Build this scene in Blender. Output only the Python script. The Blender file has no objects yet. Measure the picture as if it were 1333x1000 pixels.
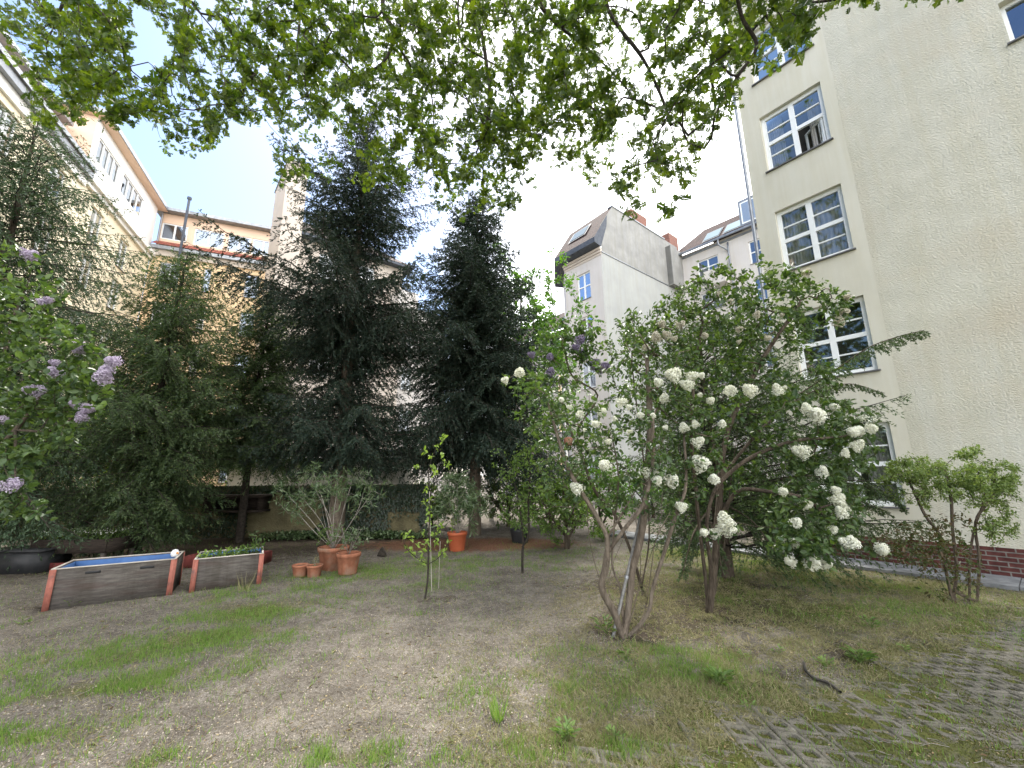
import bpy, math, random
import numpy as np
from mathutils import Vector, Matrix
random.seed(11); RNG = np.random.default_rng(11)
SC = bpy.context.scene
COL = SC.collection
# ------------------------------------------------------------------ camera geometry
F = 542.0; PITCH = math.radians(12.28); ROLL = math.radians(-.6); H = 1.9
_cp, _sp, _cr, _sr = math.cos(PITCH), math.sin(PITCH), math.cos(ROLL), math.sin(ROLL)
_rt0 = np.array([1, 0, 0.]); _up0 = np.array([0, -_sp, _cp]); FW = np.array([0, _cp, _sp])
RT = _rt0*_cr + _up0*_sr; UP = -_rt0*_sr + _up0*_cr

def ray(x, y): return FW + RT*((x-666.5)/F) + UP*((500-y)/F)
def ground(x, y, z=0.):
    d = ray(x, y); t = (z-H)/d[2]; return d*t + np.array([0, 0, H])
def at(x, y, Y):
    d = ray(x, y); return d*(Y/d[1]) + np.array([0, 0, H])
def atv(P, Y):
    P = np.asarray(P, float); Y = np.asarray(Y, float)
    d = FW[None] + RT[None]*((P[:, :1]-666.5)/F) + UP[None]*((500-P[:, 1:2])/F)
    return d*(Y/d[:, 1])[:, None] + np.array([0, 0, H])

# ------------------------------------------------------------------ noise
_NG = RNG.random((64, 64))
def vnoise(x, y):
    xi = np.floor(x).astype(int); yi = np.floor(y).astype(int)
    fx = x-xi; fy = y-yi; fx = fx*fx*(3-2*fx); fy = fy*fy*(3-2*fy)
    a = _NG[xi % 64, yi % 64]; b = _NG[(xi+1) % 64, yi % 64]; c = _NG[xi % 64, (yi+1) % 64]; d = _NG[(xi+1) % 64, (yi+1) % 64]
    return (a*(1-fx)+b*fx)*(1-fy)+(c*(1-fx)+d*fx)*fy
def fbm(x, y, o=4):
    s = 0; a = .5; t = 0
    for i in range(o):
        s = s+a*vnoise(x*2**i+17*i, y*2**i+5*i); t += a; a *= .5
    return s/t

# ------------------------------------------------------------------ materials
MATS = {}
def _new(name):
    m = bpy.data.materials.new(name); m.use_nodes = True; m.node_tree.nodes.clear(); MATS[name] = m
    return m, m.node_tree.nodes, m.node_tree.links
def mat(name, c1, c2=None, scale=3., rough=.85, bump=0., bscale=60., coord='Object', metal=0., spec=.3, stretch=(1, 1, 1), c3=None, s3=.6, detail=6., lo=.35, hi=.65, streak=0.):
    m, N, L = _new(name)
    out = N.new('ShaderNodeOutputMaterial'); b = N.new('ShaderNodeBsdfPrincipled'); L.new(b.outputs[0], out.inputs[0])
    b.inputs['Roughness'].default_value = rough; b.inputs['Metallic'].default_value = metal
    b.inputs['Specular IOR Level'].default_value = spec
    tc = N.new('ShaderNodeTexCoord'); mp = N.new('ShaderNodeMapping'); mp.inputs['Scale'].default_value = stretch
    L.new(tc.outputs[coord], mp.inputs[0])
    if c2 is None: b.inputs['Base Color'].default_value = (*c1, 1)
    else:
        n = N.new('ShaderNodeTexNoise'); n.inputs['Scale'].default_value = scale; n.inputs['Detail'].default_value = detail; n.inputs['Roughness'].default_value = .62
        L.new(mp.outputs[0], n.inputs[0])
        r = N.new('ShaderNodeValToRGB'); r.color_ramp.elements[0].position = lo; r.color_ramp.elements[1].position = hi
        r.color_ramp.elements[0].color = (*c1, 1); r.color_ramp.elements[1].color = (*c2, 1); L.new(n.outputs[0], r.inputs[0])
        o = r.outputs[0]
        if c3 is not None:
            n3 = N.new('ShaderNodeTexNoise'); n3.inputs['Scale'].default_value = s3; n3.inputs['Detail'].default_value = 5; L.new(mp.outputs[0], n3.inputs[0])
            r3 = N.new('ShaderNodeValToRGB'); r3.color_ramp.elements[0].position = .5; r3.color_ramp.elements[1].position = .75; L.new(n3.outputs[0], r3.inputs[0])
            mx = N.new('ShaderNodeMix'); mx.data_type = 'RGBA'; L.new(r3.outputs[0], mx.inputs[0]); L.new(o, mx.inputs[6]); mx.inputs[7].default_value = (*c3, 1); o = mx.outputs[2]
        if streak:
            ms = N.new('ShaderNodeMapping'); ms.inputs['Scale'].default_value = (2.6, 2.6, .16); L.new(tc.outputs[coord], ms.inputs[0])
            n4 = N.new('ShaderNodeTexNoise'); n4.inputs['Scale'].default_value = 1.6; n4.inputs['Detail'].default_value = 7; n4.inputs['Roughness'].default_value = .65; L.new(ms.outputs[0], n4.inputs[0])
            r4 = N.new('ShaderNodeValToRGB'); r4.color_ramp.elements[0].position = .38; r4.color_ramp.elements[1].position = .58; k = 1-streak; r4.color_ramp.elements[0].color = (k, k*.985, k*.94, 1); r4.color_ramp.elements[1].color = (1, 1, 1, 1); L.new(n4.outputs[0], r4.inputs[0])
            m4 = N.new('ShaderNodeMix'); m4.data_type = 'RGBA'; m4.blend_type = 'MULTIPLY'; m4.inputs[0].default_value = 1; L.new(o, m4.inputs[6]); L.new(r4.outputs[0], m4.inputs[7]); o = m4.outputs[2]
        L.new(o, b.inputs['Base Color'])
    if bump:
        n2 = N.new('ShaderNodeTexNoise'); n2.inputs['Scale'].default_value = bscale; n2.inputs['Detail'].default_value = 4; L.new(mp.outputs[0], n2.inputs[0])
        bp = N.new('ShaderNodeBump'); bp.inputs['Strength'].default_value = min(bump, 1.); bp.inputs['Distance'].default_value = .02*max(bump, 1.)
        L.new(n2.outputs[0], bp.inputs['Height']); L.new(bp.outputs[0], b.inputs['Normal'])
    return m
def leafmat(name, cols, trans=.4, rough=.5, tcol=None, spec=.3):
    m, N, L = _new(name)
    out = N.new('ShaderNodeOutputMaterial'); b = N.new('ShaderNodeBsdfPrincipled'); t = N.new('ShaderNodeBsdfTranslucent'); mx = N.new('ShaderNodeMixShader')
    g = N.new('ShaderNodeNewGeometry'); r = N.new('ShaderNodeValToRGB')
    e = r.color_ramp.elements
    for i, c in enumerate(cols):
        p = i/(max(1, len(cols)-1))
        if i < 2: e[i].position = p; e[i].color = (*c, 1)
        else: q = e.new(p); q.color = (*c, 1)
    if len(cols) > 2:
        e[0].position = 0
        for i, c in enumerate(cols): e[i].position = i/(len(cols)-1); e[i].color = (*c, 1)
    L.new(g.outputs['Random Per Island'], r.inputs[0])
    L.new(r.outputs[0], b.inputs['Base Color']); b.inputs['Roughness'].default_value = rough; b.inputs['Specular IOR Level'].default_value = spec
    hs = N.new('ShaderNodeMix'); hs.data_type = 'RGBA'; hs.blend_type = 'MULTIPLY'; hs.inputs[0].default_value = 1
    L.new(r.outputs[0], hs.inputs[6]); hs.inputs[7].default_value = (*(tcol or (1.6, 1.7, .6)), 1)
    L.new(hs.outputs[2], t.inputs[0]); mx.inputs[0].default_value = trans
    L.new(b.outputs[0], mx.inputs[1]); L.new(t.outputs[0], mx.inputs[2]); L.new(mx.outputs[0], out.inputs[0])
    return m
def glassmat(name, tint=(.75, .85, .95), refl=.45, rough=.03):
    m, N, L = _new(name)
    out = N.new('ShaderNodeOutputMaterial'); a = N.new('ShaderNodeBsdfTransparent'); g = N.new('ShaderNodeBsdfGlossy'); mx = N.new('ShaderNodeMixShader'); lw = N.new('ShaderNodeLayerWeight')
    lw.inputs[0].default_value = .35
    ma = N.new('ShaderNodeMath'); ma.operation = 'MULTIPLY_ADD'; ma.inputs[1].default_value = 1-refl; ma.inputs[2].default_value = refl
    L.new(lw.outputs['Fresnel'], ma.inputs[0]); L.new(ma.outputs[0], mx.inputs[0])
    a.inputs[0].default_value = (.8, .83, .84, 1); g.inputs[0].default_value = (*tint, 1); g.inputs[1].default_value = rough
    n = N.new('ShaderNodeTexNoise'); n.inputs['Scale'].default_value = 1.3; bp = N.new('ShaderNodeBump'); bp.inputs['Strength'].default_value = .25; bp.inputs['Distance'].default_value = .01
    tc = N.new('ShaderNodeTexCoord'); L.new(tc.outputs['Object'], n.inputs[0]); L.new(n.outputs[0], bp.inputs['Height']); L.new(bp.outputs[0], g.inputs['Normal'])
    L.new(a.outputs[0], mx.inputs[1]); L.new(g.outputs[0], mx.inputs[2]); L.new(mx.outputs[0], out.inputs[0])
    return m
def brickmat(name, c1, c2, mortar, w=.25, h=.075, ms=.012, bump=.5, off=.5, rough=.85):
    m, N, L = _new(name)
    out = N.new('ShaderNodeOutputMaterial'); b = N.new('ShaderNodeBsdfPrincipled'); L.new(b.outputs[0], out.inputs[0]); b.inputs['Roughness'].default_value = rough; b.inputs['Specular IOR Level'].default_value = .12
    tc = N.new('ShaderNodeTexCoord'); k = N.new('ShaderNodeTexBrick'); k.offset = off
    k.inputs['Scale'].default_value = 1; k.inputs['Brick Width'].default_value = w; k.inputs['Row Height'].default_value = h; k.inputs['Mortar Size'].default_value = ms
    k.inputs['Mortar Smooth'].default_value = .3
    k.inputs['Color1'].default_value = (*c1, 1); k.inputs['Color2'].default_value = (*c2, 1); k.inputs['Mortar'].default_value = (*mortar, 1)
    nz = N.new('ShaderNodeTexNoise'); nz.inputs['Scale'].default_value = 9; L.new(tc.outputs['UV'], nz.inputs[0])
    L.new(tc.outputs['UV'], k.inputs[0])
    mx = N.new('ShaderNodeMix'); mx.data_type = 'RGBA'; mx.blend_type = 'OVERLAY'; mx.inputs[0].default_value = .7
    L.new(k.outputs[0], mx.inputs[6]); L.new(nz.outputs[0], mx.inputs[7]); L.new(mx.outputs[2], b.inputs['Base Color'])
    bp = N.new('ShaderNodeBump'); bp.invert = True; bp.inputs['Strength'].default_value = bump; bp.inputs['Distance'].default_value = .02
    L.new(k.outputs['Fac'], bp.inputs['Height']); L.new(bp.outputs[0], b.inputs['Normal'])
    return m

# ------------------------------------------------------------------ mesh building
def link(name, me, m, parent=None):
    o = bpy.data.objects.new(name, me); COL.objects.link(o)
    if m is not None and not me.materials: me.materials.append(MATS[m] if isinstance(m, str) else m)
    if parent is not None: o.parent = parent; o.matrix_parent_inverse = parent_inv(parent)
    return o
def parent_inv(p): return Matrix.Translation(p.location).inverted()
def tag(o, label=None, cat=None, group=None, kind=None):
    if label: o['label'] = label
    if cat: o['category'] = cat
    if group: o['group'] = group
    if kind: o['kind'] = kind
    return o
def thing(name, loc, label, cat, group=None):
    o = bpy.data.objects.new(name, None); COL.objects.link(o); o.location = Vector([float(v) for v in loc]); o.empty_display_size = .2
    return tag(o, label, cat, group)
def npmesh(V, Fc, smooth=False, name='mesh'):
    """V (n,3), Fc (m,k) all faces of one size"""
    V = np.ascontiguousarray(V, np.float32); Fc = np.ascontiguousarray(Fc, np.int32)
    me = bpy.data.meshes.new(name); m, k = Fc.shape
    me.vertices.add(len(V)); me.vertices.foreach_set('co', V.ravel())
    me.loops.add(m*k); me.loops.foreach_set('vertex_index', Fc.ravel())
    me.polygons.add(m); me.polygons.foreach_set('loop_start', np.arange(0, m*k, k, dtype=np.int32)); me.polygons.foreach_set('loop_total', np.full(m, k, np.int32))
    if smooth: me.polygons.foreach_set('use_smooth', np.ones(m, bool))
    me.update(calc_edges=True); return me
def norm(v): return v/np.maximum(np.linalg.norm(v, axis=-1, keepdims=True), 1e-9)
# leaf templates: verts (u along, w across, h up), faces
T_OV = (np.array([[0, 0, 0], [.28, .42, .1], [.68, .34, .1], [1, 0, -.06], [.68, -.34, .1], [.28, -.42, .1]]), np.array([[0, 3, 2, 1], [0, 5, 4, 3]]))
T_BL = (np.array([[0, 0, 0], [.5, .5, 0], [1, 0, 0], [.5, -.5, 0]]), np.array([[0, 1, 2, 3]]))
_h = [(0, .03), (.16, .12), (.24, .34), (.36, .2), (.5, .5), (.6, .24), (.76, .42), (.86, .16), (1, 0)]
_v = [(u, w, w*.25) for u, w in _h]+[(u, -w, w*.25) for u, w in _h[:-1]][::-1]
T_LB = (np.array(_v), np.array([[0, 1, 2, 3, 4, 5, 6, 7, 8], [8, 9, 10, 11, 12, 13, 14, 15, 16]])) 
T_GR = (np.array([[0, .5, 0], [0, -.5, 0], [.55, -.32, .08], [.55, .32, .08], [1, 0, .0], [1, 0, .0]]), np.array([[0, 1, 2, 3], [3, 2, 4, 5]]))
def leaves(C, D, Nn, Ln, Wd, T):
    C = np.asarray(C, float); D = norm(np.asarray(D, float)); Nn = np.asarray(Nn, float)
    S = norm(np.cross(Nn, D)); Nn = np.cross(D, S)
    n = len(C); tv, tf = T; Ln = np.broadcast_to(np.asarray(Ln, float), (n,)); Wd = np.broadcast_to(np.asarray(Wd, float), (n,))
    V = C[:, None]+D[:, None]*(Ln[:, None]*tv[None, :, 0])[..., None]+S[:, None]*(Wd[:, None]*tv[None, :, 1])[..., None]+Nn[:, None]*(Ln[:, None]*tv[None, :, 2])[..., None]
    Fc = (np.arange(n)*len(tv))[:, None, None]+tf[None]
    return V.reshape(-1, 3), Fc.reshape(-1, tf.shape[1])
def rdir(n, up=0., s=1.):
    v = RNG.normal(size=(n, 3))*s; v[:, 2] += up; return norm(v)
class Tubes:
    def __init__(s): s.V = []; s.F = []; s.n = 0
    def add(s, P, R, k=6):
        P = np.asarray(P, float); m = len(P)
        if m < 2: return
        R = np.broadcast_to(np.asarray(R, float), (m,))
        T = np.gradient(P, axis=0); T = norm(T)
        ref = np.array([0.31, .2, .93]) if abs(T[0][2]) < .8 else np.array([1., .1, 0])
        A = norm(np.cross(T, ref)); B = np.cross(T, A)
        a = np.arange(k)*2*np.pi/k
        V = P[:, None]+(A[:, None]*np.cos(a)[None, :, None]+B[:, None]*np.sin(a)[None, :, None])*R[:, None, None]
        i = np.arange(m-1)[:, None]*k; j = np.arange(k)[None]; jn = (j+1) % k
        f = np.stack([i+j, i+jn, i+k+jn, i+k+j], -1).reshape(-1, 4)
        s.V.append(V.reshape(-1, 3)); s.F.append(f+s.n); s.n += m*k
    def build(s, name, m, parent=None):
        return link(name, npmesh(np.concatenate(s.V), np.concatenate(s.F), True, name), m, parent)
def spline(P, n=8):
    P = np.asarray(P, float)
    if len(P) < 3:
        t = np.linspace(0, 1, n)[:, None]; return P[0]*(1-t)+P[-1]*t
    Q = np.vstack([2*P[0]-P[1], P, 2*P[-1]-P[-2]]); out = []
    for i in range(1, len(Q)-2):
        t = np.linspace(0, 1, n, endpoint=(i == len(Q)-3))[:, None]
        a, b, c, d = Q[i-1], Q[i], Q[i+1], Q[i+2]
        out.append(.5*((2*b)+(-a+c)*t+(2*a-5*b+4*c-d)*t*t+(-a+3*b-3*c+d)*t**3))
    return np.vstack(out)
def grow(stems, targets, seg=.18, rtip=.004, rmax=.06, power=.5, wob=.02, minr=None):
    """stems: polylines (each starts at the base or on an earlier stem); targets: twig ends.  Returns tubes + end directions"""
    pos = []; par = []
    for S in stems:
        S = spline(S, 5) if len(S) > 2 else spline(S, 5)
        start = len(pos); p = -1
        if start:
            A = np.array(pos); d = np.linalg.norm(A-S[0], axis=1); j = int(d.argmin())
            if d[j] < .4: p = j
        for q in S:
            pos.append(np.array(q)); par.append(p); p = len(pos)-1
    A = np.array(pos)
    tg = np.asarray(targets, float)
    dd = np.array([np.linalg.norm(A-t, axis=1).min() for t in tg]) if len(tg) else np.array([])
    cap = len(pos)+len(tg)*12+10; P = np.zeros((cap, 3)); P[:len(pos)] = A; n = len(pos); ends = []; dirs = []
    for i in np.argsort(dd):
        t = tg[i]; d = np.linalg.norm(P[:n]-t, axis=1); j = int(d.argmin()); L = d[j]
        k = max(1, min(10, int(round(L/seg)))); a = P[j].copy()
        pd = norm(P[j]-P[par[j]]) if par[j] >= 0 else np.array([0, 0, 1.])
        c = a+pd*L*.35; last = j
        for u in range(1, k+1):
            w = u/k; q = a*(1-w)**2+2*c*w*(1-w)+t*w*w
            if u < k: q = q+RNG.normal(size=3)*wob
            P[n] = q; par.append(last); last = n; n += 1
        ends.append(t); dirs.append(norm(P[last]-P[par[last]]))
    P = P[:n]; par = np.array(par); cnt = np.zeros(n); ch = [[] for _ in range(n)]
    for i in range(n): 
        if par[i] >= 0: ch[par[i]].append(i)
    order = range(n-1, -1, -1)
    for i in order:
        if not ch[i]: cnt[i] += 1
        if par[i] >= 0: cnt[par[i]] += cnt[i]
    R = np.minimum(rtip*cnt**power, rmax)
    T = Tubes(); seen = set()
    roots = [i for i in range(n) if par[i] < 0]; stack = [(r, None) for r in roots]
    while stack:
        i, frm = stack.pop(); chain = [frm, i] if frm is not None else [i]
        while ch[i]:
            cs = sorted(ch[i], key=lambda q: -cnt[q])
            for q in cs[1:]: stack.append((q, i))
            i = cs[0]; chain.append(i)
        rr = R[chain].copy()
        if frm is not None: rr[0] = min(rr[0], rr[1]*1.15)
        T.add(P[chain], rr, 7 if rr[0] > .02 else (5 if rr[0] > .008 else 3))
    return T, np.array(ends), np.array(dirs)
def ell(lst, jit=0.):
    """points inside pixel ellipses (cx,cy,rx,ry,n,Y0,Y1) -> world points"""
    out = []
    for cx, cy, rx, ry, n, y0, y1 in lst:
        a = RNG.random(n)*2*np.pi; r = np.sqrt(RNG.random(n)); dpt = RNG.random(n)
        k = np.sqrt(np.maximum(0, 1-(r*.75)**2)); Y = (y0+y1)/2+(dpt*2-1)*k*(y1-y0)/2
        out.append(atv(np.stack([cx+rx*r*np.cos(a), cy+ry*r*np.sin(a)], 1), Y))
    return np.vstack(out)
def clump(ends, dirs, n, spread, Ln, ratio, T, up=.5, droop=0., lvar=.3, along=.5):
    """n leaves round each twig end"""
    m = len(ends)*n; C = np.repeat(ends, n, 0); D0 = np.repeat(dirs, n, 0)
    t = RNG.random((m, 1)); C = C-D0*t*spread*2*along+RNG.normal(size=(m, 3))*spread*.35
    D = norm(D0*.5+RNG.normal(size=(m, 3))*.7+np.array([0, 0, -droop])); Nn = rdir(m, up*2.2, .8)
    L = Ln*(1+lvar*RNG.normal(size=m)).clip(.4, 1.7)
    return leaves(C, D, Nn, L, L*ratio, T)

# facade frames ------------------------------------------------------
class Fr:
    def __init__(s, O, az, flip=False):
        a = math.radians(az); s.O = np.array([O[0], O[1], 0.]); s.d = np.array([math.sin(a), math.cos(a), 0]); n = np.array([s.d[1], -s.d[0], 0])
        s.n = n if np.dot(-s.O, n) > 0 else -n          # outward = towards the courtyard
    def pt(s, a, z, off=0.): return s.O+s.d*a+s.n*off+np.array([0, 0, z])
    def px(s, x, y, off=0.):
        d = ray(x, y); O = s.O+s.n*off; t = (O@s.n)/(d[:2]@s.n[:2]); q = d*t
        return float((q-O)[:2]@s.d[:2]), float(q[2]+H)
class FB:
    """quads with (s,z) uv"""
    def __init__(s, fr): s.f = fr; s.V = []; s.U = []
    def q(s, pts, uv=None):
        s.V.append([s.f.pt(*p) for p in pts]); s.U.append(uv or [(p[0]+(p[2] if len(p) > 2 else 0), p[1]) for p in pts])
    def box(s, a0, a1, z0, z1, o0, o1):
        s.q([(a0, z0, o1), (a1, z0, o1), (a1, z1, o1), (a0, z1, o1)]); s.q([(a0, z0, o0), (a0, z1, o0), (a1, z1, o0), (a1, z0, o0)])
        s.q([(a0, z0, o0), (a0, z0, o1), (a0, z1, o1), (a0, z1, o0)]); s.q([(a1, z0, o0), (a1, z1, o0), (a1, z1, o1), (a1, z0, o1)])
        s.q([(a0, z1, o0), (a0, z1, o1), (a1, z1, o1), (a1, z1, o0)], [(a0, o0), (a0, o1), (a1, o1), (a1, o0)]); s.q([(a0, z0, o0), (a1, z0, o0), (a1, z0, o1), (a0, z0, o1)], [(a0, o0), (a1, o0), (a1, o1), (a0, o1)])
    def wall(s, a0, a1, z0, z1, holes, off=0., dep=.18):
        A = sorted({a0, a1, *[h[0] for h in holes], *[h[1] for h in holes]}); Z = sorted({z0, z1, *[h[2] for h in holes], *[h[3] for h in holes]})
        A = [v for v in A if a0 <= v <= a1]; Z = [v for v in Z if z0 <= v <= z1]
        for i in range(len(A)-1):
            for j in range(len(Z)-1):
                ca, cz = (A[i]+A[i+1])/2, (Z[j]+Z[j+1])/2
                if any(h[0] < ca < h[1] and h[2] < cz < h[3] for h in holes): continue
                s.q([(A[i], Z[j], off), (A[i+1], Z[j], off), (A[i+1], Z[j+1], off), (A[i], Z[j+1], off)])
        for h in holes:
            b0, b1, y0, y1 = h; y1 = min(y1, z1); i = off-dep
            s.q([(b0, y0, off), (b0, y1, off), (b0, y1, i), (b0, y0, i)]); s.q([(b1, y0, off), (b1, y0, i), (b1, y1, i), (b1, y1, off)])
            s.q([(b0, y1, off), (b1, y1, off), (b1, y1, i), (b0, y1, i)]); s.q([(b0, y0, off), (b0, y0, i), (b1, y0, i), (b1, y0, off)])
    def build(s, name, m, parent=None):
        V = np.array(s.V).reshape(-1, 3); me = npmesh(V, np.arange(len(V)).reshape(-1, 4), False, name)
        uv = me.uv_layers.new(name='UVMap'); uv.data.foreach_set('uv', np.array(s.U, np.float32).ravel())
        return link(name, me, m, parent)
def window(par, fr, a0, a1, z0, z1, off=0., cols=2, rows=2, munt=0, fw=.07, dep=.16, sill='sill_dark', curtain=None, glass='glass', frame='white_frame', openp=None, room='room', lab=None):
    """window unit set back in its opening"""
    b = FB(fr); f0, f1 = off-dep, off-dep+.06; e = .003
    a0 += e; a1 -= e; z0 += e; z1 -= e
    b.box(a0, a0+fw, z0, z1, f0, f1); b.box(a1-fw, a1, z0, z1, f0, f1); b.box(a0+fw, a1-fw, z0, z0+fw, f0, f1); b.box(a0+fw, a1-fw, z1-fw, z1, f0, f1)
    cw = (a1-a0-2*fw)/cols; rh = (z1-z0-2*fw)/rows
    for c in range(1, cols): b.box(a0+fw+cw*c-fw*.6, a0+fw+cw*c+fw*.6, z0+fw, z1-fw, f0, f1+.012)
    for r in range(1, rows):
        for c in range(cols):
            l = a0+fw+cw*c+(fw*.6 if c else 0); rr = a0+fw+cw*(c+1)-(fw*.6 if c < cols-1 else 0)
            b.box(l, rr, z0+fw+rh*r-fw*.5, z0+fw+rh*r+fw*.5, f0, f1+.006)
    if munt:
        for r in range(rows):
            for c in range(cols):
                if openp == (c, r): continue
                for k in range(1, munt+1):
                    zz = z0+fw+rh*r+rh*k/(munt+1); b.box(a0+fw+cw*c+.02, a0+fw+cw*(c+1)-.02, zz-.016, zz+.016, f0+.02, f1-.01)
    w = b.build('window', frame, par)
    g = FB(fr)
    for r in range(rows):
        for c in range(cols):
            if openp == (c, r): continue
            l, rr, lo, hi = a0+fw+cw*c, a0+fw+cw*(c+1), z0+fw+rh*r, z0+fw+rh*(r+1)
            g.q([(l, lo, f0+.022), (rr, lo, f0+.022), (rr, hi, f0+.022), (l, hi, f0+.022)])
    g.build('pane', glass, w)
    if openp:
        c, r = openp; l, rr, lo, hi = a0+fw+cw*c+.03, a0+fw+cw*(c+1), z0+fw+rh*r+.03, z0+fw+rh*(r+1)-.03
        far = c == cols-1                               # hinged on the outer side, swung inwards
        hinge = fr.pt(l if not far else l, 0, f0+.03); 
        f2 = Fr((0, 0), 0); f2.O = hinge; an = math.radians(38); f2.d = norm(fr.d*math.cos(an)-fr.n*math.sin(an)); f2.n = np.array([-f2.d[1], f2.d[0], 0]); 
        if f2.n@fr.n < 0: f2.n = -f2.n
        W = rr-l; s = FB(f2); t = .05
        s.box(0, t, lo, hi, -.02, .02); s.box(W-t, W, lo, hi, -.02, .02); s.box(t, W-t, lo, lo+t, -.02, .02); s.box(t, W-t, hi-t, hi, -.02, .02)
        sh = s.build('open_sash', frame, w)
        s2 = FB(f2); s2.q([(t, lo+t, 0), (W-t, lo+t, 0), (W-t, hi-t, 0), (t, hi-t, 0)]); s2.build('open_sash_pane', glass, w)
    if sill:
        s = FB(fr); s.box(a0-.05, a1+.05, z0-.035, z0-.005, f0+.05, off+.06); s.build('window_sill', sill, w)
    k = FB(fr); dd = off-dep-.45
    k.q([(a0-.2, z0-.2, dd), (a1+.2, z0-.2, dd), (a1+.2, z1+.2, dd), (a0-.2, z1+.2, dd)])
    k.build('room_shade_sheet', room, w)  # flat dark sheet stands in for the unlit interior
    if curtain:
        c = FB(fr); n = 26
        for side in curtain:
            lo, hi = (a0, a0+(a1-a0)*side) if side > 0 else (a1+(a1-a0)*side, a1)
            for i in range(n):
                x0 = lo+(hi-lo)*i/n; x1 = lo+(hi-lo)*(i+1)/n; o0 = off-dep-.14+.025*math.sin(i*1.9); o1 = off-dep-.14+.025*math.sin((i+1)*1.9)
                c.q([(x0, z0, o0), (x1, z0, o1), (x1, z1, o1), (x0, z1, o0)])
        c.build('curtain', 'curtain', w)
    if lab: w['label'] = lab
    return w
def boxmesh(boxes):
    V = []; Fc = []
    for (x0, x1, y0, y1, z0, z1) in boxes:
        n = len(V); V += [(x0, y0, z0), (x1, y0, z0), (x1, y1, z0), (x0, y1, z0), (x0, y0, z1), (x1, y0, z1), (x1, y1, z1), (x0, y1, z1)]
        Fc += [(n, n+3, n+2, n+1), (n+4, n+5, n+6, n+7), (n, n+1, n+5, n+4), (n+1, n+2, n+6, n+5), (n+2, n+3, n+7, n+6), (n+3, n, n+4, n+7)]
    return npmesh(np.array(V, float), np.array(Fc))
def lathe(prof, k=28, wob=0.):
    prof = np.array(prof, float); m = len(prof); a = np.arange(k)*2*np.pi/k
    V = np.stack([prof[:, :1]*np.cos(a)[None], prof[:, :1]*np.sin(a)[None], np.repeat(prof[:, 1:], k, 1)], -1).reshape(-1, 3)
    i = np.arange(m-1)[:, None]*k; j = np.arange(k)[None]; jn = (j+1) % k
    return npmesh(V, np.stack([i+j, i+jn, i+k+jn, i+k+j], -1).reshape(-1, 4), True)

# ------------------------------------------------------------------ material set
mat('stucco_cream', (.56, .545, .46), (.62, .60, .51), 1.4, .92, 1.25, 30, c3=(.54, .49, .39), s3=.35, streak=.04, stretch=(1, 1, 1.8))
mat('stucco_smooth', (.58, .56, .475), (.63, .605, .515), .8, .9, .2, 90, streak=.05)
mat('stucco_white', (.55, .52, .50), (.60, .57, .545), .6, .9, .15, 40, streak=.04)
mat('concrete_grey', (.24, .24, .235), (.32, .32, .31), 1.1, .9, .3, 20, c3=(.26, .26, .245), s3=.9, streak=.07)
mat('paint_pale', (.33, .34, .335), (.37, .38, .37), .8, .9, .1, 30, streak=.04)
mat('stucco_yellow', (.74, .55, .34), (.80, .61, .39), .8, .9, .2, 40)
mat('stucco_lightyellow', (.80, .71, .52), (.85, .77, .59), .8, .9, .2, 40)
mat('stucco_pink', (.72, .52, .38), (.76, .56, .42), .7, .9, .1, 40)
mat('stucco_beige', (.50, .44, .38), (.56, .49, .42), .7, .9, .15, 40)
mat('white_trim', (.78, .77, .74), (.84, .83, .80), .8, .7)
mat('white_frame', (.78, .80, .80), (.84, .85, .85), 6, .45)
mat('sill_dark', (.10, .10, .105), (.16, .16, .165), 8, .5)
mat('curtain', (.34, .33, .31), (.45, .43, .40), 6, .9)
mat('room', (.035, .035, .035), (.07, .065, .06), 1.5, .9)  # near-black tone carries the shade inside the windows
mat('zinc', (.22, .235, .25), (.32, .33, .35), 5, .45, metal=.6)
mat('pipe_paint', (.40, .40, .38), (.5, .5, .47), 5, .6)
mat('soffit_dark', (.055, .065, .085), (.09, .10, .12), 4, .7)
mat('red_metal', (.22, .07, .045), (.35, .13, .09), 9, .6)
glassmat('glass', (.62, .66, .68), .22); glassmat('glass_blue', (.46, .53, .64), .42)
glassmat('glass_sky', (.20, .25, .27), .8)
brickmat('brick_plinth', (.075, .028, .026), (.11, .042, .036), (.17, .155, .14), .25, .085, .012)
brickmat('brick_red', (.20, .075, .055), (.27, .11, .08), (.22, .18, .155), .25, .08, .012)
brickmat('roof_tiles', (.05, .032, .031), (.085, .05, .045), (.03, .022, .02), .22, .26, .03, 1., .0)
brickmat('roof_tiles_red', (.30, .09, .065), (.38, .13, .09), (.12, .05, .04), .22, .26, .03, 1., .0)
mat('bark', (.05, .038, .028), (.12, .095, .07), 18, .95, 1.5, 60, stretch=(1, 1, .25))
mat('bark_light', (.085, .066, .048), (.19, .155, .12), 16, .95, 1.3, 60, stretch=(1, 1, .25))
mat('bark_grey', (.17, .155, .13), (.34, .31, .27), 20, .9, 1., 70, stretch=(1, 1, .3))
mat('bark_dark', (.022, .018, .014), (.06, .05, .04), 14, .95, 1., 60)
mat('terracotta', (.27, .105, .06), (.37, .155, .09), 9, .85, .4, 50, c3=(.30, .22, .165), s3=4, streak=.3)
mat('pot_plastic', (.40, .095, .04), (.45, .12, .055), 4, .5)
mat('black_plastic', (.02, .022, .024), (.035, .035, .037), 6, .5)
mat('old_wood', (.085, .075, .066), (.165, .148, .132), 5, .9, .8, 40, stretch=(1, 1, 7), c3=(.10, .07, .06), s3=1.5, streak=.25)
mat('dark_wood', (.025, .019, .016), (.06, .045, .035), 6, .9, .6, 40, stretch=(1, 1, 6))
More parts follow.
